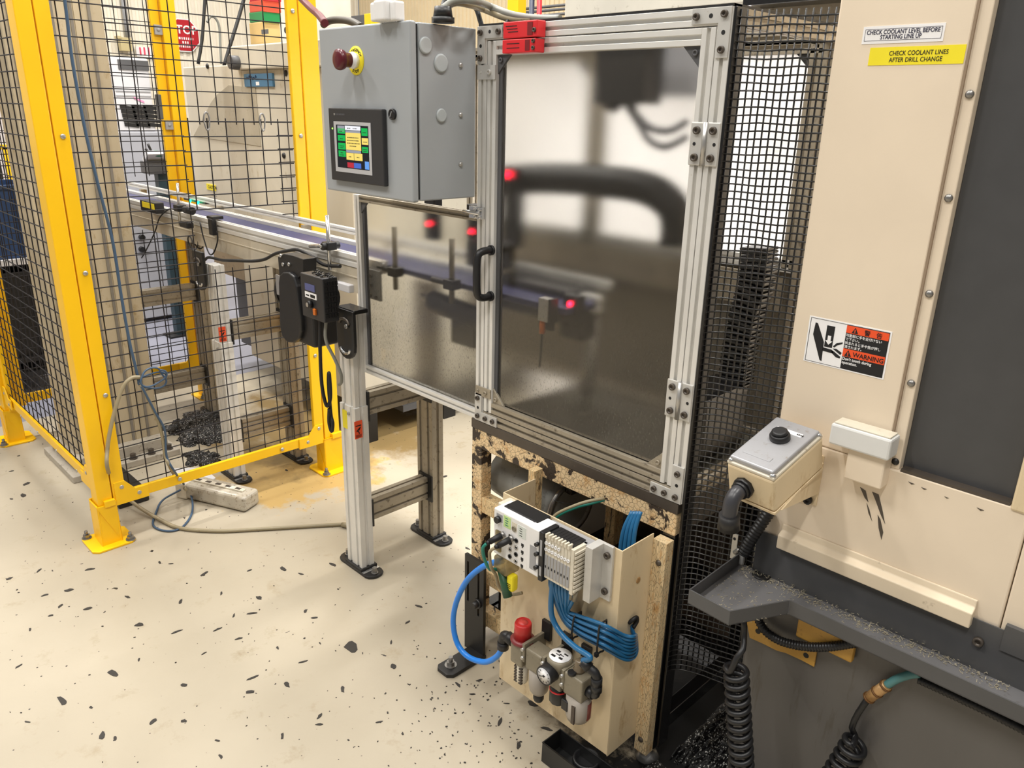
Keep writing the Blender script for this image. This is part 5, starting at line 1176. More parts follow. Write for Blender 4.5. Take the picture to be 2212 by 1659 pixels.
# ---- coiled hoses
def coil(c0, c1, r, turns, tr, lead_in, lead_out, nm, mat, label):
    c0, c1 = V(c0), V(c1); ax = (c1-c0).normalized(); u, w = basis(ax); pts = list(map(V, lead_in)); N = turns*12
    for k in range(N+1):
        a = 2*math.pi*k/12; pts.append(c0+(c1-c0)*(k/N)+u*(r*math.cos(a))+w*(r*math.sin(a)))
    pts += list(map(V, lead_out)); o = MB().tube(pts, tr, 8, 2).build(nm, mat); tag(o, label, 'hose', 'coiled air hoses by the tank'); return o
cA_ = aY(1590, 1440, 1.2516); cB_ = aY(1604, 1690, 1.2516)
coil(cA_, cB_, .0205, 14, .0062, [aY(1607, 1335, 1.2695), aY(1607, 1372, 1.2695), aY(1605, 1402, 1.2516), aY(1592, 1420, 1.2382)], [], 'coiled_hose', BLKP, 'black coiled air hose hanging in front of the mesh, left of the tank')
cA_ = aY(1850, 1603, 1.3544); cB_ = aY(1795, 1690, 1.341)
coil(cA_, cB_, .0215, 6, .0060, [aY(1877, 1507, 1.3723), aY(1854, 1540, 1.3723), aY(1840, 1572, 1.3678), aY(1848, 1590, 1.3723)], [], 'coiled_hose', BLKP, 'black coiled air hose joined to the teal hose on the tank')
o = MB().tube([aY(1985, 1455, 1.3768), aY(1960, 1459, 1.3723), aY(1935, 1468, 1.3696), aY(1914, 1481, 1.3696)], .0078, 10, 6).build('air_hose', paint('teal_hose', (78, 132, 134), .4)); tag(o, 'short teal hose coming from under the charcoal tray', 'hose')
t = thing('hose_coupling', 'corroded brass coupling between the teal hose and the coiled hose', 'coupling', tuple(aY(1897, 1492, 1.3696)))
a, b = aY(1917, 1479, 1.3696), aY(1876, 1508, 1.3714)
MB().cyl(a, b, .0105, n=14).build('coupling_body', BRASS, t)
d = (b-a).normalized()
for k in (.05, .5, .93): MB().cyl(a+(b-a)*k, a+(b-a)*k+d*.004, .0122, n=14).build('coupling_ring', paint('ring_%d' % int(k*100), (120, 84, 48), .4, .3), t)
# black oily chips heaped on the floor between stand and tank
def heap(nm, x0, x1, y0, y1, hmax, mat, label, n=44, seed=1, inside=None):
    random.seed(seed); vs = []; fs = []
    for i in range(n+1):
        for j in range(n+1):
            x = x0+(x1-x0)*i/n; y = y0+(y1-y0)*j/n; u = i/n; v = j/n
            e = max(0, min(1, 6*min(u, 1-u, v, 1-v))); k = inside(x, y) if inside else 1
            edge = .5+.5*math.sin(23*x+5)*math.cos(19*y)+random.uniform(-.25, .25)
            if k <= 0 or min(u, 1-u, v, 1-v) < .07*max(0, edge): vs.append((x, y, -.008)); continue
            vs.append((x, y, .0008+hmax*e*k*(.45+.35*math.sin(9*x+4*y)*math.cos(11*y)+.45*random.random())))
    for i in range(n):
        for j in range(n): a = i*(n+1)+j; fs.append((a, a+1, a+n+2, a+n+1))
    for a, b in ((0, n), ((n+1)*n, (n+1)*(n+1)-1)): pass
    o = MB().add(vs, fs).build(nm, mat); return tag(o, label, 'swarf', None, 'stuff')
heap('metal_chips', -.825, -.656, 1.388, 2.2, .035, CHIPS, 'black oily metal chips heaped on the floor beside the guard mesh', 40, 3)
heap('metal_chips', -.85, -.42, 1.08, 1.384, .03, CHIPS, 'black oily metal chips strewn in front of the grey tank', 44, 4)
# ================================================================== TOP OF THE CONTROL BOX
bxx0, bxx1, bxy0, bxy1, bxz0, bxz1 = -1.886, -1.510, 1.161, 1.358, 1.338, 1.733
cb_ = thing('control_enclosure', 'grey steel control enclosure with touch screen and emergency stop', 'enclosure', ((bxx0+bxx1)/2, 1.26, bxz0))
MB().box(bxx0+.006, bxx1, bxy0+.024, bxy1, bxz0+.002, bxz1-.002).build('box_body', GREYB, cb_, .003)
MB().box(bxx0, bxx1, bxy0, bxy0+.018, bxz0, bxz1).build('box_door', GREYB, cb_, .004)
MB().box(bxx0+.01, bxx1-.005, bxy0+.018, bxy0+.024, bxz0+.006, bxz1-.006).build('door_seal', BLKR, cb_)
for y, z, r in ((1.203, 1.684, .0185), (1.248, 1.649, .0205), (1.248, 1.535, .0155)):
    MB().lathe((bxx1, y, z), (1, 0, 0), [(r, 0), (r, .002), (r*.93, .004), (r*.80, .0045)], 26).build('hole_plug', GREYC, cb_)
for z in (1.648, 1.537, 1.422): MB().dome((bxx1, 1.309, z), (1, 0, 0), .0062, .005, 12).build('side_screw', GALV, cb_)
kl = MB().lathe((-1.579, bxy0, 1.535), (0, -1, 0), [(.0125, 0), (.0125, .006), (.010, .008), (.0095, .0065)], 20).build('key_lock', BLKP, cb_)
MB().obox((-1.579, bxy0-.0075, 1.535), V((.55, 0, 1)).normalized()*.007, V((1, 0, -.55)).normalized()*.0014, (0, .001, 0)).build('lock_slot', CHROME, kl)
# emergency stop
ec = V((-1.724, bxy0, 1.655))
rg = MB().lathe(ec, (0, -1, 0), [(.033, 0), (.033, .0015), (.012, .0018)], 32).build('emergency_label', LYEL, cb_)
for word, a0, dirn in (('EMERGENCY', 155, -1), ('STOP', 242, 1)):
    for k, chh in enumerate(word):
        ang = R(a0+dirn*k*(17 if word == 'STOP' else 16)); q = V((math.cos(ang), 0, math.sin(ang))); tdir = V((-q.z, 0, q.x))*dirn; od = q if dirn < 0 else -q
        text_mesh('ring_letter', chh, LBLK, rg, ec+q*.0245+V((0, -.0019, 0))-od*.0035, tdir, od, .0095, 'CENTER', bold=.00015)
ecol = MB().cyl(ec, ec+V((0, -.020, 0)), .0175, n=20).cyl(ec+V((0, -.006, 0)), ec+V((0, -.013, 0)), .0195, n=8).build('button_collar', WHITE, cb_)
MB().lathe(ec+V((0, -.020, 0)), (0, -1, 0), [(.0165, 0), (.0165, .012), (.022, .018), (.024, .026), (.023, .032), (.017, .035), (.006, .0355)], 26).build('mushroom_button', MAROON, ecol)
# touch screen panel
hx0, hx1, hz0_, hz1_ = -1.840, -1.606, 1.368, 1.546
hm = MB().box(hx0, hx1, bxy0-.013, bxy0, hz0_, hz1_).build('touch_panel', DARKG, cb_, .0025)
fy = bxy0-.0134
sx_0, sx_1, sz_0, sz_1 = -1.816, -1.654, 1.391, 1.514
MB().box(sx_0, sx_1, fy-.0006, fy+.0004, sz_0, sz_1).build('screen_bezel', paint('bezel_grey', (186, 186, 188), .4), hm)
ix0, ix1, iz0, iz1 = sx_0+.011, sx_1-.010, sz_0+.011, sz_1-.008
SW, SH = ix1-ix0, iz1-iz0
MB().box(ix0, ix1, fy-.0010, fy-.0005, iz0, iz1).build('display', SCR['dark'], hm)
def dq(nm, u0, u1, v0, v1, c, d=.0004): return MB().box(ix0+u0*SW, ix0+u1*SW, fy-.0010-d, fy-.0010, iz1-v1*SH, iz1-v0*SH).build(nm, SCR[c], hm)
dq('screen_field', .05, .27, .02, .16, 'grey'); dq('screen_field', .30, .76, .12, .17, 'grey'); dq('screen_field', .30, .76, .57, .63, 'grey')
for v0, v1 in ((.08, .20), (.24, .37), (.42, .57), (.60, .74)): dq('screen_button', .05, .28, v0, v1, 'green')
dq('screen_title', .29, .77, .015, .11, 'white'); dq('screen_message', .30, .77, .17, .565, 'yellow')
dq('screen_button', .30, .535, .635, .80, 'yellow'); dq('screen_button', .55, .80, .635, .80, 'yellow')
dq('screen_button', .80, .98, .05, .22, 'green'); dq('screen_button', .80, .99, .27, .42, 'yellow'); dq('screen_button', .80, .98, .47, .60, 'green')
dq('screen_button', .32, .52, .86, .98, 'red'); dq('screen_button', .53, .75, .86, .98, 'blue'); dq('screen_button', .87, .99, .80, .98, 'sky')
m_ = MB(); random.seed(5)
for u0, u1, v in ((.36, .70, .27), (.34, .72, .335), (.35, .73, .40), (.42, .62, .465), (.37, .47, .06), (.54, .68, .06), (.11, .20, .14), (.12, .21, .31), (.10, .23, .48), (.10, .22, .52), (.12, .2, .64), (.09, .23, .69), (.84, .94, .14), (.85, .96, .35), (.83, .95, .52), (.83, .95, .56), (.38, .46, .715), (.63, .71, .715)):
    u = u0
    while u < u1: l = random.uniform(.012, .03); m_.box(ix0+u*SW, ix0+min(u+l, u1)*SW, fy-.0016, fy-.0013, iz1-(v+.022)*SH, iz1-v*SH); u += l+.012
m_.build('screen_text', LBLK, hm)
MB().lathe((hx0+.016, fy+.0004, 1.496), (0, -1, 0), [(.0022, 0), (.0018, .0008)], 10).build('power_lamp', emit('green_pinlight', (150, 255, 80), 4), hm)
m_ = MB()
for k in range(8): m_.box(hx0+.034+k*.0052, hx0+.0375+k*.0052, fy, fy+.0006, 1.5290, 1.5330)
m_.build('maker_lettering', paint('dim_lettering', (84, 84, 88), .5), hm)
MB().obox((hx0+.029, fy, 1.531), (.0028, 0, 0), (0, .0004, 0), (0, 0, .0024)).build('maker_mark', GALV, hm)
# on the lid
t = thing('wireless_module', 'pair of white plastic modules standing on the grey enclosure', 'module', (-1.70, 1.25, bxz1))
c = aZ(836, 46, bxz1)
MB().box(c.x-.028, c.x+.016, c.y-.018, c.y+.018, bxz1, bxz1+.043).build('module_body', WHITE, t, .005, 3)
MB().box(c.x-.046, c.x-.026, c.y-.014, c.y+.018, bxz1, bxz1+.040).build('module_body', WHITE, t, .005, 3)
MB().box(c.x+.014, c.x+.034, c.y-.004, c.y+.026, bxz1, bxz1+.041).build('module_body', WHITE, t, .005, 3)
MB().box(c.x-.020, c.x+.012, c.y-.012, c.y+.012, bxz1+.043, bxz1+.085).build('module_cap', WHITE, t, .004)
g0 = aZ(957, 50, bxz1); g0 = V((max(g0.x, -1.86), min(g0.y, 1.33), bxz1))
t = thing('cable_gland', 'black cable gland on top of the grey enclosure', 'gland', tuple(g0))
MB().cyl(g0, g0+V((0, 0, .012)), .026, n=8).cyl(g0+V((0, 0, .012)), g0+V((0, 0, .034)), .0225, .019, n=20).build('gland_body', BLKP, t)
gt = g0+V((0, 0, .030)); 
for k, (ps, mt, r, lb) in enumerate((
        ([(968, 12), (985, 6), (1010, 9), (1045, 20), (1085, 36), (1115, 42), (1150, 42)], BEIGEC, .0078, 'lower beige cable arching from the gland to the guard top'),
        ([(975, 5), (1000, 0), (1030, 3), (1060, 14), (1095, 28), (1130, 36), (1175, 40), (1210, 40)], GREYC2, .0078, 'upper grey cable arching from the gland to the guard top'),
        ([(958, 8), (975, -14), (1000, -16), (1018, 5), (1030, 22), (1037, 44), (1042, 60)], BLKR, .006, 'black cable dropping behind the enclosure corner'))):
    pts = [gt+V((.004*(k-1), 0, 0))]+[aY(a, b, g0.y+.02*(i+1) if i < 3 else 1.385) for i, (a, b) in enumerate(ps)]
    o = MB().tube(pts, r, 10, 6).build('cable', mt); tag(o, lb, 'cable', 'cables from the enclosure gland')
o = MB().tube([aY(630, -25, 1.55), aY(652, -2, 1.50), aY(672, 18, 1.46), aY(690, 34, 1.42), aY(702, 50, 1.39)], .0115, 10, 6).build('air_hose', HOSER); tag(o, 'maroon hose coming down past the yellow post to the enclosure', 'hose')
o = MB().tube([aY(698, 54, 1.42), aY(712, 45, 1.42), aY(735, 43, 1.42), aY(760, 47, 1.41), aY(780, 58, 1.40)], .0105, 10, 6).build('cable', paint('dark_olive_cable', (72, 66, 54), .5)); tag(o, 'thick dark cable lying along the back of the grey enclosure', 'cable')

# ================================================================== REAR MACHINE BEHIND THE CONVEYOR
RM = paint('weathered_cream_enamel', (212, 205, 188), .5, 0, (168, 152, 118), .02, 5, var=.07, stretch=(1, 1, .4))
rm = thing('machine_tool', 'weathered cream machine tool standing behind the conveyor', 'machine', (-3.5, 2.7, 0))
YR = 1.95; XE = -2.965
pt = aY(430, 145, YR); xl = aY(425, 420, YR).x
ztop = aY(450, 143, YR).z; x2 = aY(520, 145, YR).x; zt2 = aY(560, 97, YR).z
MB().box(xl, x2, YR, 3.6, .95, ztop).build('machine_body', RM, rm, .004)
MB().box(x2-.03, XE, YR-.03, 3.6, aY(560, 150, YR).z, zt2).build('upper_housing', RM, rm, .006)
MB().box(x2, XE, YR, 3.6, .95, aY(560, 150, YR).z).build('machine_body', RM, rm, .004)
xd, xm2 = aY(549, 820, YR).x, aY(470, 700, YR).x
MB().box(xm2, xd, YR+.02, 3.6, .62, .97).build('recess_panel', paint('brown_recess_panel', (150, 132, 104), .5, 0, (96, 78, 54), .06, 7), rm)
MB().box(xd, XE, YR-.0, 3.6, .20, .97).build('lower_door', RM, rm, .004)
MB().box(xm2, xd, YR+.14, 3.6, .16, .63).build('dark_bay', DGREY, rm)
for x, y in ((-3.0, 2.0), (-3.0, 2.5), (-3.0, 3.3), (-3.4, 2.0)): MB().box(x-.05, x+.03, y-.04, y+.04, 0, .2).build('machine_foot', BLK, rm)
MB().box(XE-.25, XE-.01, 2.2, 3.5, .105, .14).build('base_rail', DGREY, rm)
P = [aY(a, b, YR-.004) for a, b in ((468, 205), (494, 184), (551, 190), (563, 316), (418, 294), (456, 221))]
MB().prism(P, (0, .006, 0)).build('slanted_window', paint('dusty_window_panel', (178, 170, 152), .4, 0, (150, 138, 110), .05, 10), rm)
sg = aY(527, 160, YR-.01); s2 = aY(590, 187, YR-.01)
sn = MB().box(sg.x, s2.x, YR-.012, YR, s2.z+.0, sg.z).build('blue_sign', SIGNB, rm, .001)
m_ = MB(); q = [V((sg.x+.03+i*.0065, YR-.0128, (sg.z+s2.z)/2+.012+.010*math.sin(i*1.9)*((i % 5)/4))) for i in range(16)]
m_.tube(q, .0018, 5, 3); m_.build('handwriting', LNAV, sn)
MB().box((sg.x+s2.x)/2-.02, (sg.x+s2.x)/2+.012, YR-.0132, YR-.0118, s2.z+.006, s2.z+.022).build('white_tag', LWHT, sn)
k0 = aY(522, 136, YR-.01); MB().cyl((k0.x, YR, k0.z), (k0.x, YR-.07, k0.z), .032, n=20).cyl((k0.x, YR-.07, k0.z), (k0.x, YR-.072, k0.z), .024, n=20).build('round_port', DGREY, rm)
c0 = aY(450, 397, YR); c1 = aY(469, 430, YR)
cl = MB().box(c0.x-.02, c1.x, YR-.003, YR, c0.z-.032, c0.z).build('caution_label', LYEL, rm)
text_mesh('label_text', 'CAUTION', LBLK, cl, (c0.x, YR-.0035, c0.z-.023), (1, 0, 0), (0, 0, 1), .024)
m_ = MB()
for k in range(5): m_.box(c0.x-.01, c1.x, YR-.0015, YR, c0.z-.06-k*.014, c0.z-.057-k*.014)
m_.build('label_print', GREYP, rm)
for a, b in ((449, 143), (634, 131), (618, 158), (614, 336)): MB().dome(aY(a, b, YR), (0, -1, 0), .014, .01, 10).build('panel_screw', BLK, rm)
# stack light and pale cabinet behind
t = thing('stack_light', 'red and green stack light on top of the cream rear machine', 'light', tuple(aY(574, 95, 2.15)))
def seg(y0, y1, mt, nm):
    a, b = aY(557, y0, 2.15), aY(589, y1, 2.15); MB().box(a.x, b.x, 2.10, 2.20, b.z, a.z).build(nm, mt, t, .006)
seg(-14, 3, SIGNR, 'red_lens'); seg(5, 27, paint('signal_orange_red', (206, 78, 52), .35), 'red_lens'); seg(29, 49, paint('signal_green', (30, 130, 72), .35), 'green_lens'); seg(51, 96, paint('tan_lamp_body', (206, 176, 116), .5), 'lamp_body')
MB().box(aY(566, 66, 2.1).x, aY(580, 66, 2.1).x, 2.096, 2.10, aY(570, 74, 2.1).z, aY(570, 64, 2.1).z).build('body_plate', DGREY, t)
t = thing('wall_cabinet', 'pale cabinet standing behind the stack light at the top of the mesh', 'cabinet', (-3.6, 3.2, 0))
a, b = aY(592, -30, 3.2), aY(660, 92, 3.2)
MB().box(a.x, b.x, 3.2, 3.6, 0, a.z).build('cabinet_body', paint('pale_cabinet', (220, 216, 204), .5), t, .01)
for px_, py_ in ((628, 45), (625, 66)): q = aY(px_, py_, 3.2); MB().cyl(q, q+V((0, -.03, 0)), .022, n=14).build('cabinet_knob', BLKP, t)
# ================================================================== FAR LEFT BACKGROUND
def px_panel(nm, x, p0, p1, depth, mt, par, bev=.004):
    a, b = aX(p0[0], p0[1], x), aX(p1[0], p1[1], x)
    return MB().box(x-depth, x, min(a.y, b.y), max(a.y, b.y), min(a.z, b.z), max(a.z, b.z)).build(nm, mt, par, bev)
XC = -6.5
t = thing('electrical_cabinet', 'tall white and grey electrical cabinet with louvred vents beyond the column', 'cabinet', (-6.8, 2.4, 0))
a = aX(236, 122, XC); b = aX(338, 284, XC); e = aX(420, 300, XC)
MB().box(XC-.5, XC, a.y, b.y, b.z, a.z).build('upper_section', RUBW, t, .01)
MB().box(XC-.5, XC+.02, a.y-.05, e.y-.02, 0, b.z).build('lower_section', LGREY, t, .01)
v = MB(); v0 = aX(253, 128, XC); v1 = aX(322, 153, XC); v.box(XC-.01, XC+.006, v0.y, v1.y, v1.z, v0.z); v.build('vent_opening', DGREY, t)
for r_ in range(5):
    for c_ in range(3):
        q = aX(258+c_*25+r_*2.5, 232+r_*9.5, XC); MB().obox((XC+.003, q.y+.055, q.z), (.004, 0, 0), V((0, 1, -.12)).normalized()*.052, (0, 0, .013)).build('louvre_slot', BLK, t)
for z_ in (196, 206): q = aX(242, z_, XC); MB().box(XC, XC+.004, a.y+.01, b.y-.01, q.z-.004, q.z+.004).build('cabinet_seam', GREYP, t)
q = aX(300, 216, XC); MB().obox((XC+.003, q.y, q.z), (.001, 0, 0), V((0, 1, -.4)).normalized()*.04, (0, 0, .007)).build('pink_mark', paint('pink_ink', (236, 150, 190), .5), t)
t = thing('conduit_box', 'tan junction box fixed high on the wall beyond the column', 'box', tuple(aX(272, 95, -10.9)))
px_panel('box_body', -10.86, (259, 80), (287, 111), .12, paint('tan_box', (204, 188, 140), .5), t); px_panel('box_lug', -10.85, (253, 77), (263, 84), .1, MATS['tan_box'], t)
q0, q1 = aX(279, 80, -10.9), aX(272, -20, -10.9); MB().cyl((-10.94, q0.y, q0.z), (-10.94, q0.y, q1.z), .03, n=10).build('conduit_pipe', GREYP, t)
t = thing('notice_board', 'white notice with three red strokes beyond the column', 'sign', tuple(aX(312, 110, -10.9)))
px_panel('notice_sheet', -10.95, (293, 100), (330, 124), .02, LWHT, t, 0)
for k in range(3): px_panel('red_stroke', -10.94, (301+k*9, 102), (306+k*9, 119), .008, paint('pink_red_ink_%d' % k, (232, 70, 100), .5), t, 0)
t = thing('stop_sign', 'red octagonal STOP sign seen past the rear yellow post', 'sign', tuple(aX(402, 76, -10.9)))
c = aX(402, 76, -10.9); rr = aX(402, 40, -10.9).z-c.z
def octo(r, x): return [(x, c.y+r*1.08*math.cos(R(22.5+45*k)), c.z+r*1.08*math.sin(R(22.5+45*k))) for k in range(8)]
MB().prism(octo(rr, -10.97), (.02, 0, 0)).build('sign_border', LWHT, t); MB().prism(octo(rr*.93, -10.949), (.003, 0, 0)).build('sign_face', SIGNR, t)
text_mesh('sign_text', 'STOP', LWHT, t, (-10.944, c.y, c.z+rr*.10), (0, 1, 0), (0, 0, 1), rr*.72, 'CENTER', bold=.003)
m_ = MB(); random.seed(8)
for v_, w2 in ((-.18, .55), (-.42, .2), (-.66, .5)):
    u = -w2
    while u < w2: l = random.uniform(.05, .12); m_.box(-10.945, -10.941, c.y+u*rr, c.y+min(u+l, w2)*rr, c.z+(v_-.08)*rr, c.z+(v_+.06)*rr); u += l+.07
m_.build('sign_small_text', LWHT, t)
t = thing('operator_pedestal', 'grey pedestal with a green push button beyond the conveyor', 'pedestal', tuple(aX(340, 420, -5.4)))
q = aX(337, 355, -5.4); q2 = aX(345, 430, -5.4)
MB().box(-5.5, -5.36, q.y-.065, q.y+.065, q.z-.06, q.z+.02).build('pedestal_head', DGREY, t, .006)
MB().obox((-5.37, q.y+.0, q.z+.052), (.05, 0, .028), (0, .075, 0), (-.008, 0, .012)).build('head_plate', RUBW, t, .004)
MB().lathe((-5.355, q.y, q.z+.066), (.5, 0, 1), [(.034, 0), (.03, .012), (.02, .016)], 18).build('green_button', paint('dark_green_button', (40, 110, 84), .4), t)
MB().box(-5.47, -5.40, q.y+.005, q.y+.075, .0, q.z-.06).build('pedestal_pole', paint('dark_teal_pole', (44, 66, 76), .5), t, .004)
MB().box(-5.5, -5.36, q.y-.06, q.y+.14, 0, .012).build('pedestal_base', BLK, t)
MB().tube([(-5.36, q.y-.07, q.z+.1), (-5.36, q.y-.03, q.z+.06), (-5.36, q.y-.05, q.z+.13)], .008, 6, 4).build('lead', BLK, t)
t = thing('grey_panel', 'light grey cabinet low behind the rear fence panel', 'cabinet', (-5.9, 1.9, 0))
MB().box(-6.3, -5.9, 1.75, 2.35, .03, .86).build('cabinet_body', LGREY, t, .006)
for a, b in ((305, 512), (305, 538)): q = aX(a, b, -5.9); MB().cyl((-5.9, q.y, q.z), (-5.87, q.y, q.z), .02, n=12).build('cabinet_knob', BLKP, t)
# hoses and poles on the wall
for k, (ps, r, x, lb) in enumerate((([(444, -20), (440, 40), (436, 90), (428, 138)], .013, -6.4, 'black hose hanging down beside the STOP sign'), ([(532, -20), (515, 40), (498, 95), (484, 142)], .014, -6.0, 'slanting black rod above the cream rear machine'), ([(447, 48), (455, 36), (466, 40), (474, 60), (476, 100), (478, 138)], .010, -6.3, 'grey cable looped over beside the slanting black rod'))):
    o = MB().tube([aX(a, b, x) for a, b in ps], r, 8, 5).build('hanging_cable', BLK if k < 2 else GREYC2); tag(o, lb, 'cable')
# rack with blue totes at far left
XR_ = -4.75
rk = thing('storage_rack', 'dark storage rack seen through the fence at far left', 'rack', (XR_, .8, 0))
def zq(py): return aX(45, py, XR_).z
zs1, zs2 = zq(560), zq(775)
MB().box(XR_-.05, XR_, .20, .25, 0, zq(330)).build('rack_post', BLK, rk); MB().box(XR_-.05, XR_, 1.16, 1.21, 0, zq(320)).build('rack_post', BLK, rk)
MB().box(XR_-.75, XR_-.01, .2, 1.2, zs1-.03, zs1).build('rack_shelf', RUBW, rk); MB().box(XR_-.75, XR_-.01, .2, 1.2, zs2-.03, zs2).build('rack_shelf', BLK, rk)
MB().box(XR_-.75, XR_-.01, .2, 1.2, .10, .13).build('rack_shelf', BLK, rk); MB().box(XR_-.78, XR_-.75, .2, 1.2, .05, zq(345)).build('rack_back', BLK, rk)
MB().box(XR_-.6, XR_-.05, .26, 1.15, .13, zs2-.08).build('rack_bin', DARKG, rk, .01)
lbs = ['upper left blue tote on the dark rack', 'upper middle black tote on the dark rack', 'upper right blue tote on the dark rack', 'lower left black tote on the dark rack', 'lower middle blue tote on the dark rack', 'lower right black tote on the dark rack']
for r_ in range(2):
    for c_ in range(3):
        y0 = .27+c_*.30; z0 = (zs1, zs2)[r_]+.001; h = (zq(400)-zs1, zq(590)-zs2)[r_]; w2 = .285; xf = XR_-.04
        o = MB().box(xf-.34, xf, y0, y0+w2, z0, z0+.006).box(xf-.006, xf, y0, y0+w2, z0, z0+h).box(xf-.34, xf-.334, y0, y0+w2, z0, z0+h).box(xf-.34, xf, y0, y0+.006, z0, z0+h).box(xf-.34, xf, y0+w2-.006, y0+w2, z0, z0+h).box(xf, xf+.008, y0-.004, y0+w2+.004, z0+h-.025, z0+h).box(xf, xf+.006, y0+.07, y0+.08, z0, z0+h).box(xf, xf+.006, y0+.20, y0+.21, z0, z0+h).build('tote', TOTE if (r_+c_) % 2 == 0 else BLKP, None, .004)
        tag(o, lbs[r_*3+c_], 'tote', 'totes on the dark rack')
t = thing('handrail', 'yellow handrail beyond the dark rack at far left', 'rail', (-7.2, 1.2, 0))
q = aX(30, 318, -7.2); MB().box(-7.22, -7.18, .2, 2.0, q.z-.015, q.z+.02).box(-7.22, -7.18, .9, .94, 0, q.z).box(-7.22, -7.18, 1.6, 1.64, 0, q.z).build('rail_bar', YEL, t)
t = thing('pallet_rack', 'pale cabinet wall behind the dark rack at far left', 'cabinet', (-8.2, 1.3, 0))
MB().box(-8.6, -8.2, .6, 2.3, .0, 2.3).build('cabinet_body', paint('dull_white_cabinet', (212, 204, 200), .5), t, .01)
# dark swarf on the floor inside the fenced corner
heap('metal_chips', -3.95, -3.42, 1.30, 1.62, .03, CHIPS, 'black swarf pile on the floor behind the building column', 34, 6, lambda x, y: 1 if math.hypot((x+3.65)/.3, (y-1.47)/.17) < .9+.22*math.sin(5*math.atan2(y-1.47, x+3.65))+.12*math.sin(13*math.atan2(y-1.47, x+3.65)) else 0)
heap('metal_chips', -3.45, -3.18, 1.22, 1.40, .02, CHIPS, 'small trail of black swarf beside the column base plate', 24, 7, lambda x, y: 1 if math.hypot((x+3.32)/.13, (y-1.31)/.085) < .85+.25*math.sin(4*math.atan2(y-1.31, x+3.32)+1)+.15*math.sin(11*math.atan2(y-1.31, x+3.32)) else 0)
t = thing('plastic_sheet', 'shiny white plastic scrap lying by the column base', 'scrap', (-3.15, 1.16, 0))
MB().prism([(-3.30, 1.16, .004), (-3.16, 1.10, .004), (-3.02, 1.17, .012), (-3.05, 1.25, .02), (-3.2, 1.26, .014)], (0, 0, .006)).build('sheet', RUBW, t, .002)
o = MB().box(-3.43, -3.08, .86, .98, .002, .05).build('floor_tray', BLK, None, .004); tag(o, 'flat black tray on the floor in front of the column base', 'tray')
# ================================================================== BEHIND THE GUARD TOP
def far_box(nm, p0, p1, y, d, mt, label, cat, z0=0.0, part='body'):
    a, b = aY(p0[0], p0[1], y), aY(p1[0], p1[1], y); t_ = thing(nm, label, cat, ((a.x+b.x)/2, y, z0))
    MB().box(min(a.x, b.x), max(a.x, b.x), y, y+d, z0, max(a.z, b.z)).build(part, mt, t_, .006); return t_, a, b
far_box('fence_post', (1097, -60), (1118, 40), 5.0, .1, YEL, 'distant yellow post above the red interlock switches', 'post', 0, 'post_tube')
far_box('fence_post', (786, 30), (802, 48), 4.5, .1, YEL, 'short distant yellow post behind the white module', 'post', 0, 'post_tube')
far_box('machine_cabinet', (702, 41), (788, 60), 5.6, .5, DGREY, 'dark low cabinet far behind the enclosure top', 'cabinet', 0, 'cabinet_body')
for (a, b), mt, r, lb in (((1150, 1150), paint('dark_blue_pipe', (52, 58, 78), .5), .022, 'dark blue pipe rising behind the guard top'), ((1166, 1174), SIGNR, .020, 'red pipe rising behind the guard top')):
    q0, q1 = aY(a, -40, 4.8), aY(b, 45, 4.8); o = MB().cyl((q1.x, 4.8, 0), (q0.x, 4.8, q0.z), r, n=12).build('pipe', mt); tag(o, lb, 'pipe')
for k, yy in enumerate((14, 22, 32)):
    a, b = aY(1125, yy+6, 5.6), aY(1235, yy-8, 5.6); o = MB().cyl((a.x, 5.6, a.z), (b.x, 5.6, a.z), .012, n=8).build('wall_conduit', DGREY); tag(o, ['top', 'middle', 'lowest'][k]+' thin conduit running along the rear wall above the guard', 'conduit', 'conduits on the rear wall')
t_, a, b = far_box('machine_cabinet', (1232, -60), (1312, 48), 4.2, .6, LGREY, 'grey cabinet rising behind the guard top', 'cabinet', 0, 'cabinet_body')
for px_ in (1246, 1280): q = aY(px_, 10, 4.17); MB().cyl((q.x, 4.17, .5), (q.x, 4.17, a.z), .018, n=10).build('cabinet_pipe', DGREY if px_ < 1260 else TAUPE, t_)
t_, a, b = far_box('machine_cabinet', (1308, -60), (1452, 26), 3.0, .6, paint('bluish_white_cabinet', (206, 214, 226), .5), 'bluish white cabinet with small blue printing behind the guard top', 'cabinet', 0, 'cabinet_body')
sgn = MB().box(aY(1366, 0, 3.0).x, aY(1396, 0, 3.0).x, 2.996, 3.0, aY(1380, 22, 3.0).z, aY(1380, -30, 3.0).z).build('notice', LWHT, t_)
m_ = MB(); random.seed(9)
for yy in (1, 7, 12, 18):
    u0, u1 = 1374, 1388; q0, q1 = aY(u0, yy, 2.995), aY(u1+(yy % 3), yy, 2.995); x = q0.x
    while x < q1.x: l = random.uniform(.006, .016); m_.box(x, x+l, 2.9945, 2.9957, q0.z-.006, q0.z+.006); x += l+.006
m_.build('notice_print', paint('blue_print', (70, 120, 190), .5), sgn)
far_box('machine_cabinet', (1440, -60), (1540, 20), 3.75, .4, paint('taupe_cabinet', (140, 122, 100), .5), 'taupe cabinet behind the guard top right of the blue printing', 'cabinet', 0, 'cabinet_body')
t = thing('gantry_beam', 'dirty white machine beam crossing above the back of the guard', 'beam', (-1.0, 1.98, 1.8))
MB().box(-1.75, -.70, 1.93, 2.02, 1.815, 1.95).build('beam_body', paint('dirty_white_beam', (224, 220, 208), .45, 0, (120, 110, 90), .03, 10), t, .006)
MB().box(-1.10, -.70, 1.85, 1.93, 1.80, 1.83).build('beam_rail', BLKG, t, .002)
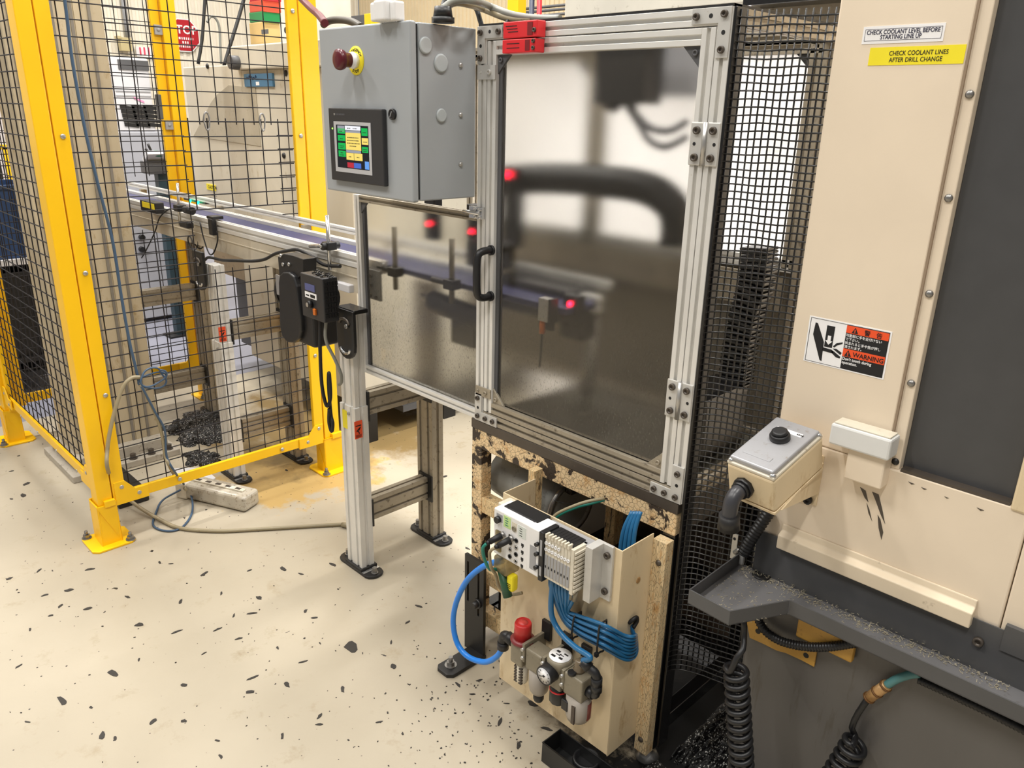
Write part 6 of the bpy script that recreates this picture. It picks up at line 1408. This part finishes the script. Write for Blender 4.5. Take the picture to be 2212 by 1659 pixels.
MB().box(-1.12, -.76, 1.925, 2.02, 1.74, 1.815).build('beam_underside', ALUD, t)
t = thing('cable_carrier', 'oily black cable chain hanging behind the guard mesh', 'cable carrier', (-.95, 1.70, .8))
corr = [aY(1640, 532, 1.70), aY(1636, 600, 1.70), aY(1612, 690, 1.70), aY(1596, 770, 1.70), aY(1590, 830, 1.70)]
m_ = MB(); P = smooth_path(corr, 8)
for i in range(len(P)-1): d = (P[i+1]-P[i]); m_.obox((P[i]+P[i+1])/2, d*.42, V((0, .03, 0)), d.cross(V((0, 1, 0))).normalized()*.035)
m_.build('chain_links', BLKG, t, .004)
t = thing('rear_machine_panel', 'white sheet metal wall of the machine behind the guard', 'panel', (-1.3, 2.3, 0))
MB().box(-2.3, -.76, 2.42, 2.48, .0, 1.74).build('wall_sheet', paint('bright_white_enamel', (236, 235, 236), .45), t)
MB().box(-1.5, -.76, 2.10, 2.4, .55, .95).build('lower_block', BLKG, t, .02)

# ================================================================== DEBRIS FLAKES ON THE FLOOR
m_ = MB(); random.seed(31)
spots = [(1010,1185,1.2),(135,1515,1.6),(97,1286,.9),(85,1232,.9),(150,1275,.8),(195,1230,.8),(758,1398,2.2),(612,1230,1.2),(540,1232,.8),(650,1240,.8),(718,1220,1.),(545,1325,1.),(382,1365,1.),(515,1380,1.),(440,1412,.9),(398,1480,.9),(245,1455,1.1),(545,1465,1.),(540,1495,1.6),(620,1480,.8),(690,1548,.8),(850,1440,.8),(845,1388,.8),(470,1360,.8),(275,1290,.9),(190,1315,.8),(130,1310,.7),(65,1360,.7),(110,1330,.7),(370,1218,.9),(440,1240,1.2),(478,1282,.8),(560,1292,.9),(680,1335,.8),(905,1310,.9),(880,1345,.7),(600,1400,.7),(655,1430,.8),(300,1425,.7),(40,1440,.8),(60,1560,.8),(220,1590,.8),(330,1560,.7),(470,1600,.8),(610,1590,.7),(820,1560,.7),(960,1030,1.3),(1080,1560,.9),(1180,1575,.9),(1150,1480,1.),(1035,1470,.8),(990,1480,.9),(1020,1500,.7),(1150,1520,1.2),(1095,1520,.8),(660,1320,.8),(505,1330,.7),(20,1250,.7),(40,985,.7),(25,1018,.9),(50,1070,1.2),(58,1045,.9),(25,1078,.8),(345,1215,.7),(690,1565,.9),(1120,1610,.8),(740,1490,.8),(390,1300,.8),(300,1350,.9)]
for px_, py_, s_ in spots:
    c = aZ(px_, py_, .0); a0 = random.random()*6.28; L = .0135*s_*random.uniform(.8, 1.5); Wd = L*random.uniform(.25, .6)
    P = []
    for k in range(9):
        a = k/9*6.28; r = random.uniform(.6, 1.15); x, y = L*math.cos(a)*r, Wd*math.sin(a)*r
        P.append((c.x+x*math.cos(a0)-y*math.sin(a0), c.y+x*math.sin(a0)+y*math.cos(a0), .0004))
    m_.prism(P, (0, 0, .0012))
for k in range(330):
    x, y = random.gauss(-1.24, .16), random.gauss(1.16, .14)
    if k > 230: x, y = random.uniform(-3.4, -.9), random.uniform(-.4, 1.2)
    if y > 1.21 and x > -1.26: continue
    L = random.uniform(.001, .0032); a0 = random.random()*6.28; d = V((math.cos(a0), math.sin(a0), 0))
    m_.obox((x, y, .0012), d*L, V((-d.y, d.x, 0))*L*random.uniform(.3, .7), V((0, 0, .0009)))
o = m_.build('floor_debris', paint('dark_floor_flake', (46, 42, 38), .6)); tag(o, 'dark flakes and chips scattered over the cream floor', 'debris', None, 'stuff')

# ================================================================== LIGHT: rows of high bay luminaires + soft hall ambience
def area(name, loc, sx_, sy_, power, col=(1, .965, .91), aim=(0, 0, -1)):
    l = bpy.data.lights.new(name, 'AREA'); l.shape = 'RECTANGLE'; l.size = sx_; l.size_y = sy_; l.energy = power; l.color = col
    o = bpy.data.objects.new(name, l); COL.objects.link(o); o.location = loc
    o.rotation_euler = V(aim).to_track_quat('-Z', 'Y').to_euler(); return o
E_ = 1.0
for x in (-8.0, -4.8, -2.2, .6):
    for y in (-1.6, 1.4, 4.6):
        area('high_bay_light', (x, y, 5.2), .22, 1.5, (190 if (x, y) == (-4.8, 1.4) else 112)*E_)
wl = area('rear_pane_backlight', (-1.45, 2.16, 2.05), 1.3, .16, 34, (1, .99, .98), (0, .10, -1)); wl.data.spread = R(110)  # added unseen lamp that brightens the rear panes from behind
wd_ = bpy.data.worlds.new('hall'); SC.world = wd_; wd_.use_nodes = True
bg = wd_.node_tree.nodes['Background']; bg.inputs['Color'].default_value = (1.0, .98, .95, 1); bg.inputs['Strength'].default_value = .27
vs_ = SC.view_settings; vs_.view_transform = 'Standard'; vs_.look = 'None'; vs_.gamma = 1.0; vs_.use_curve_mapping = False; vs_.exposure = 0.0
SC.display_settings.display_device = 'sRGB'
SC.cycles.use_denoising = True
SC.cycles.max_bounces = 10; SC.cycles.transparent_max_bounces = 16; SC.cycles.transmission_bounces = 8; SC.cycles.caustics_refractive = True
SC.cycles.sample_clamp_indirect = 6
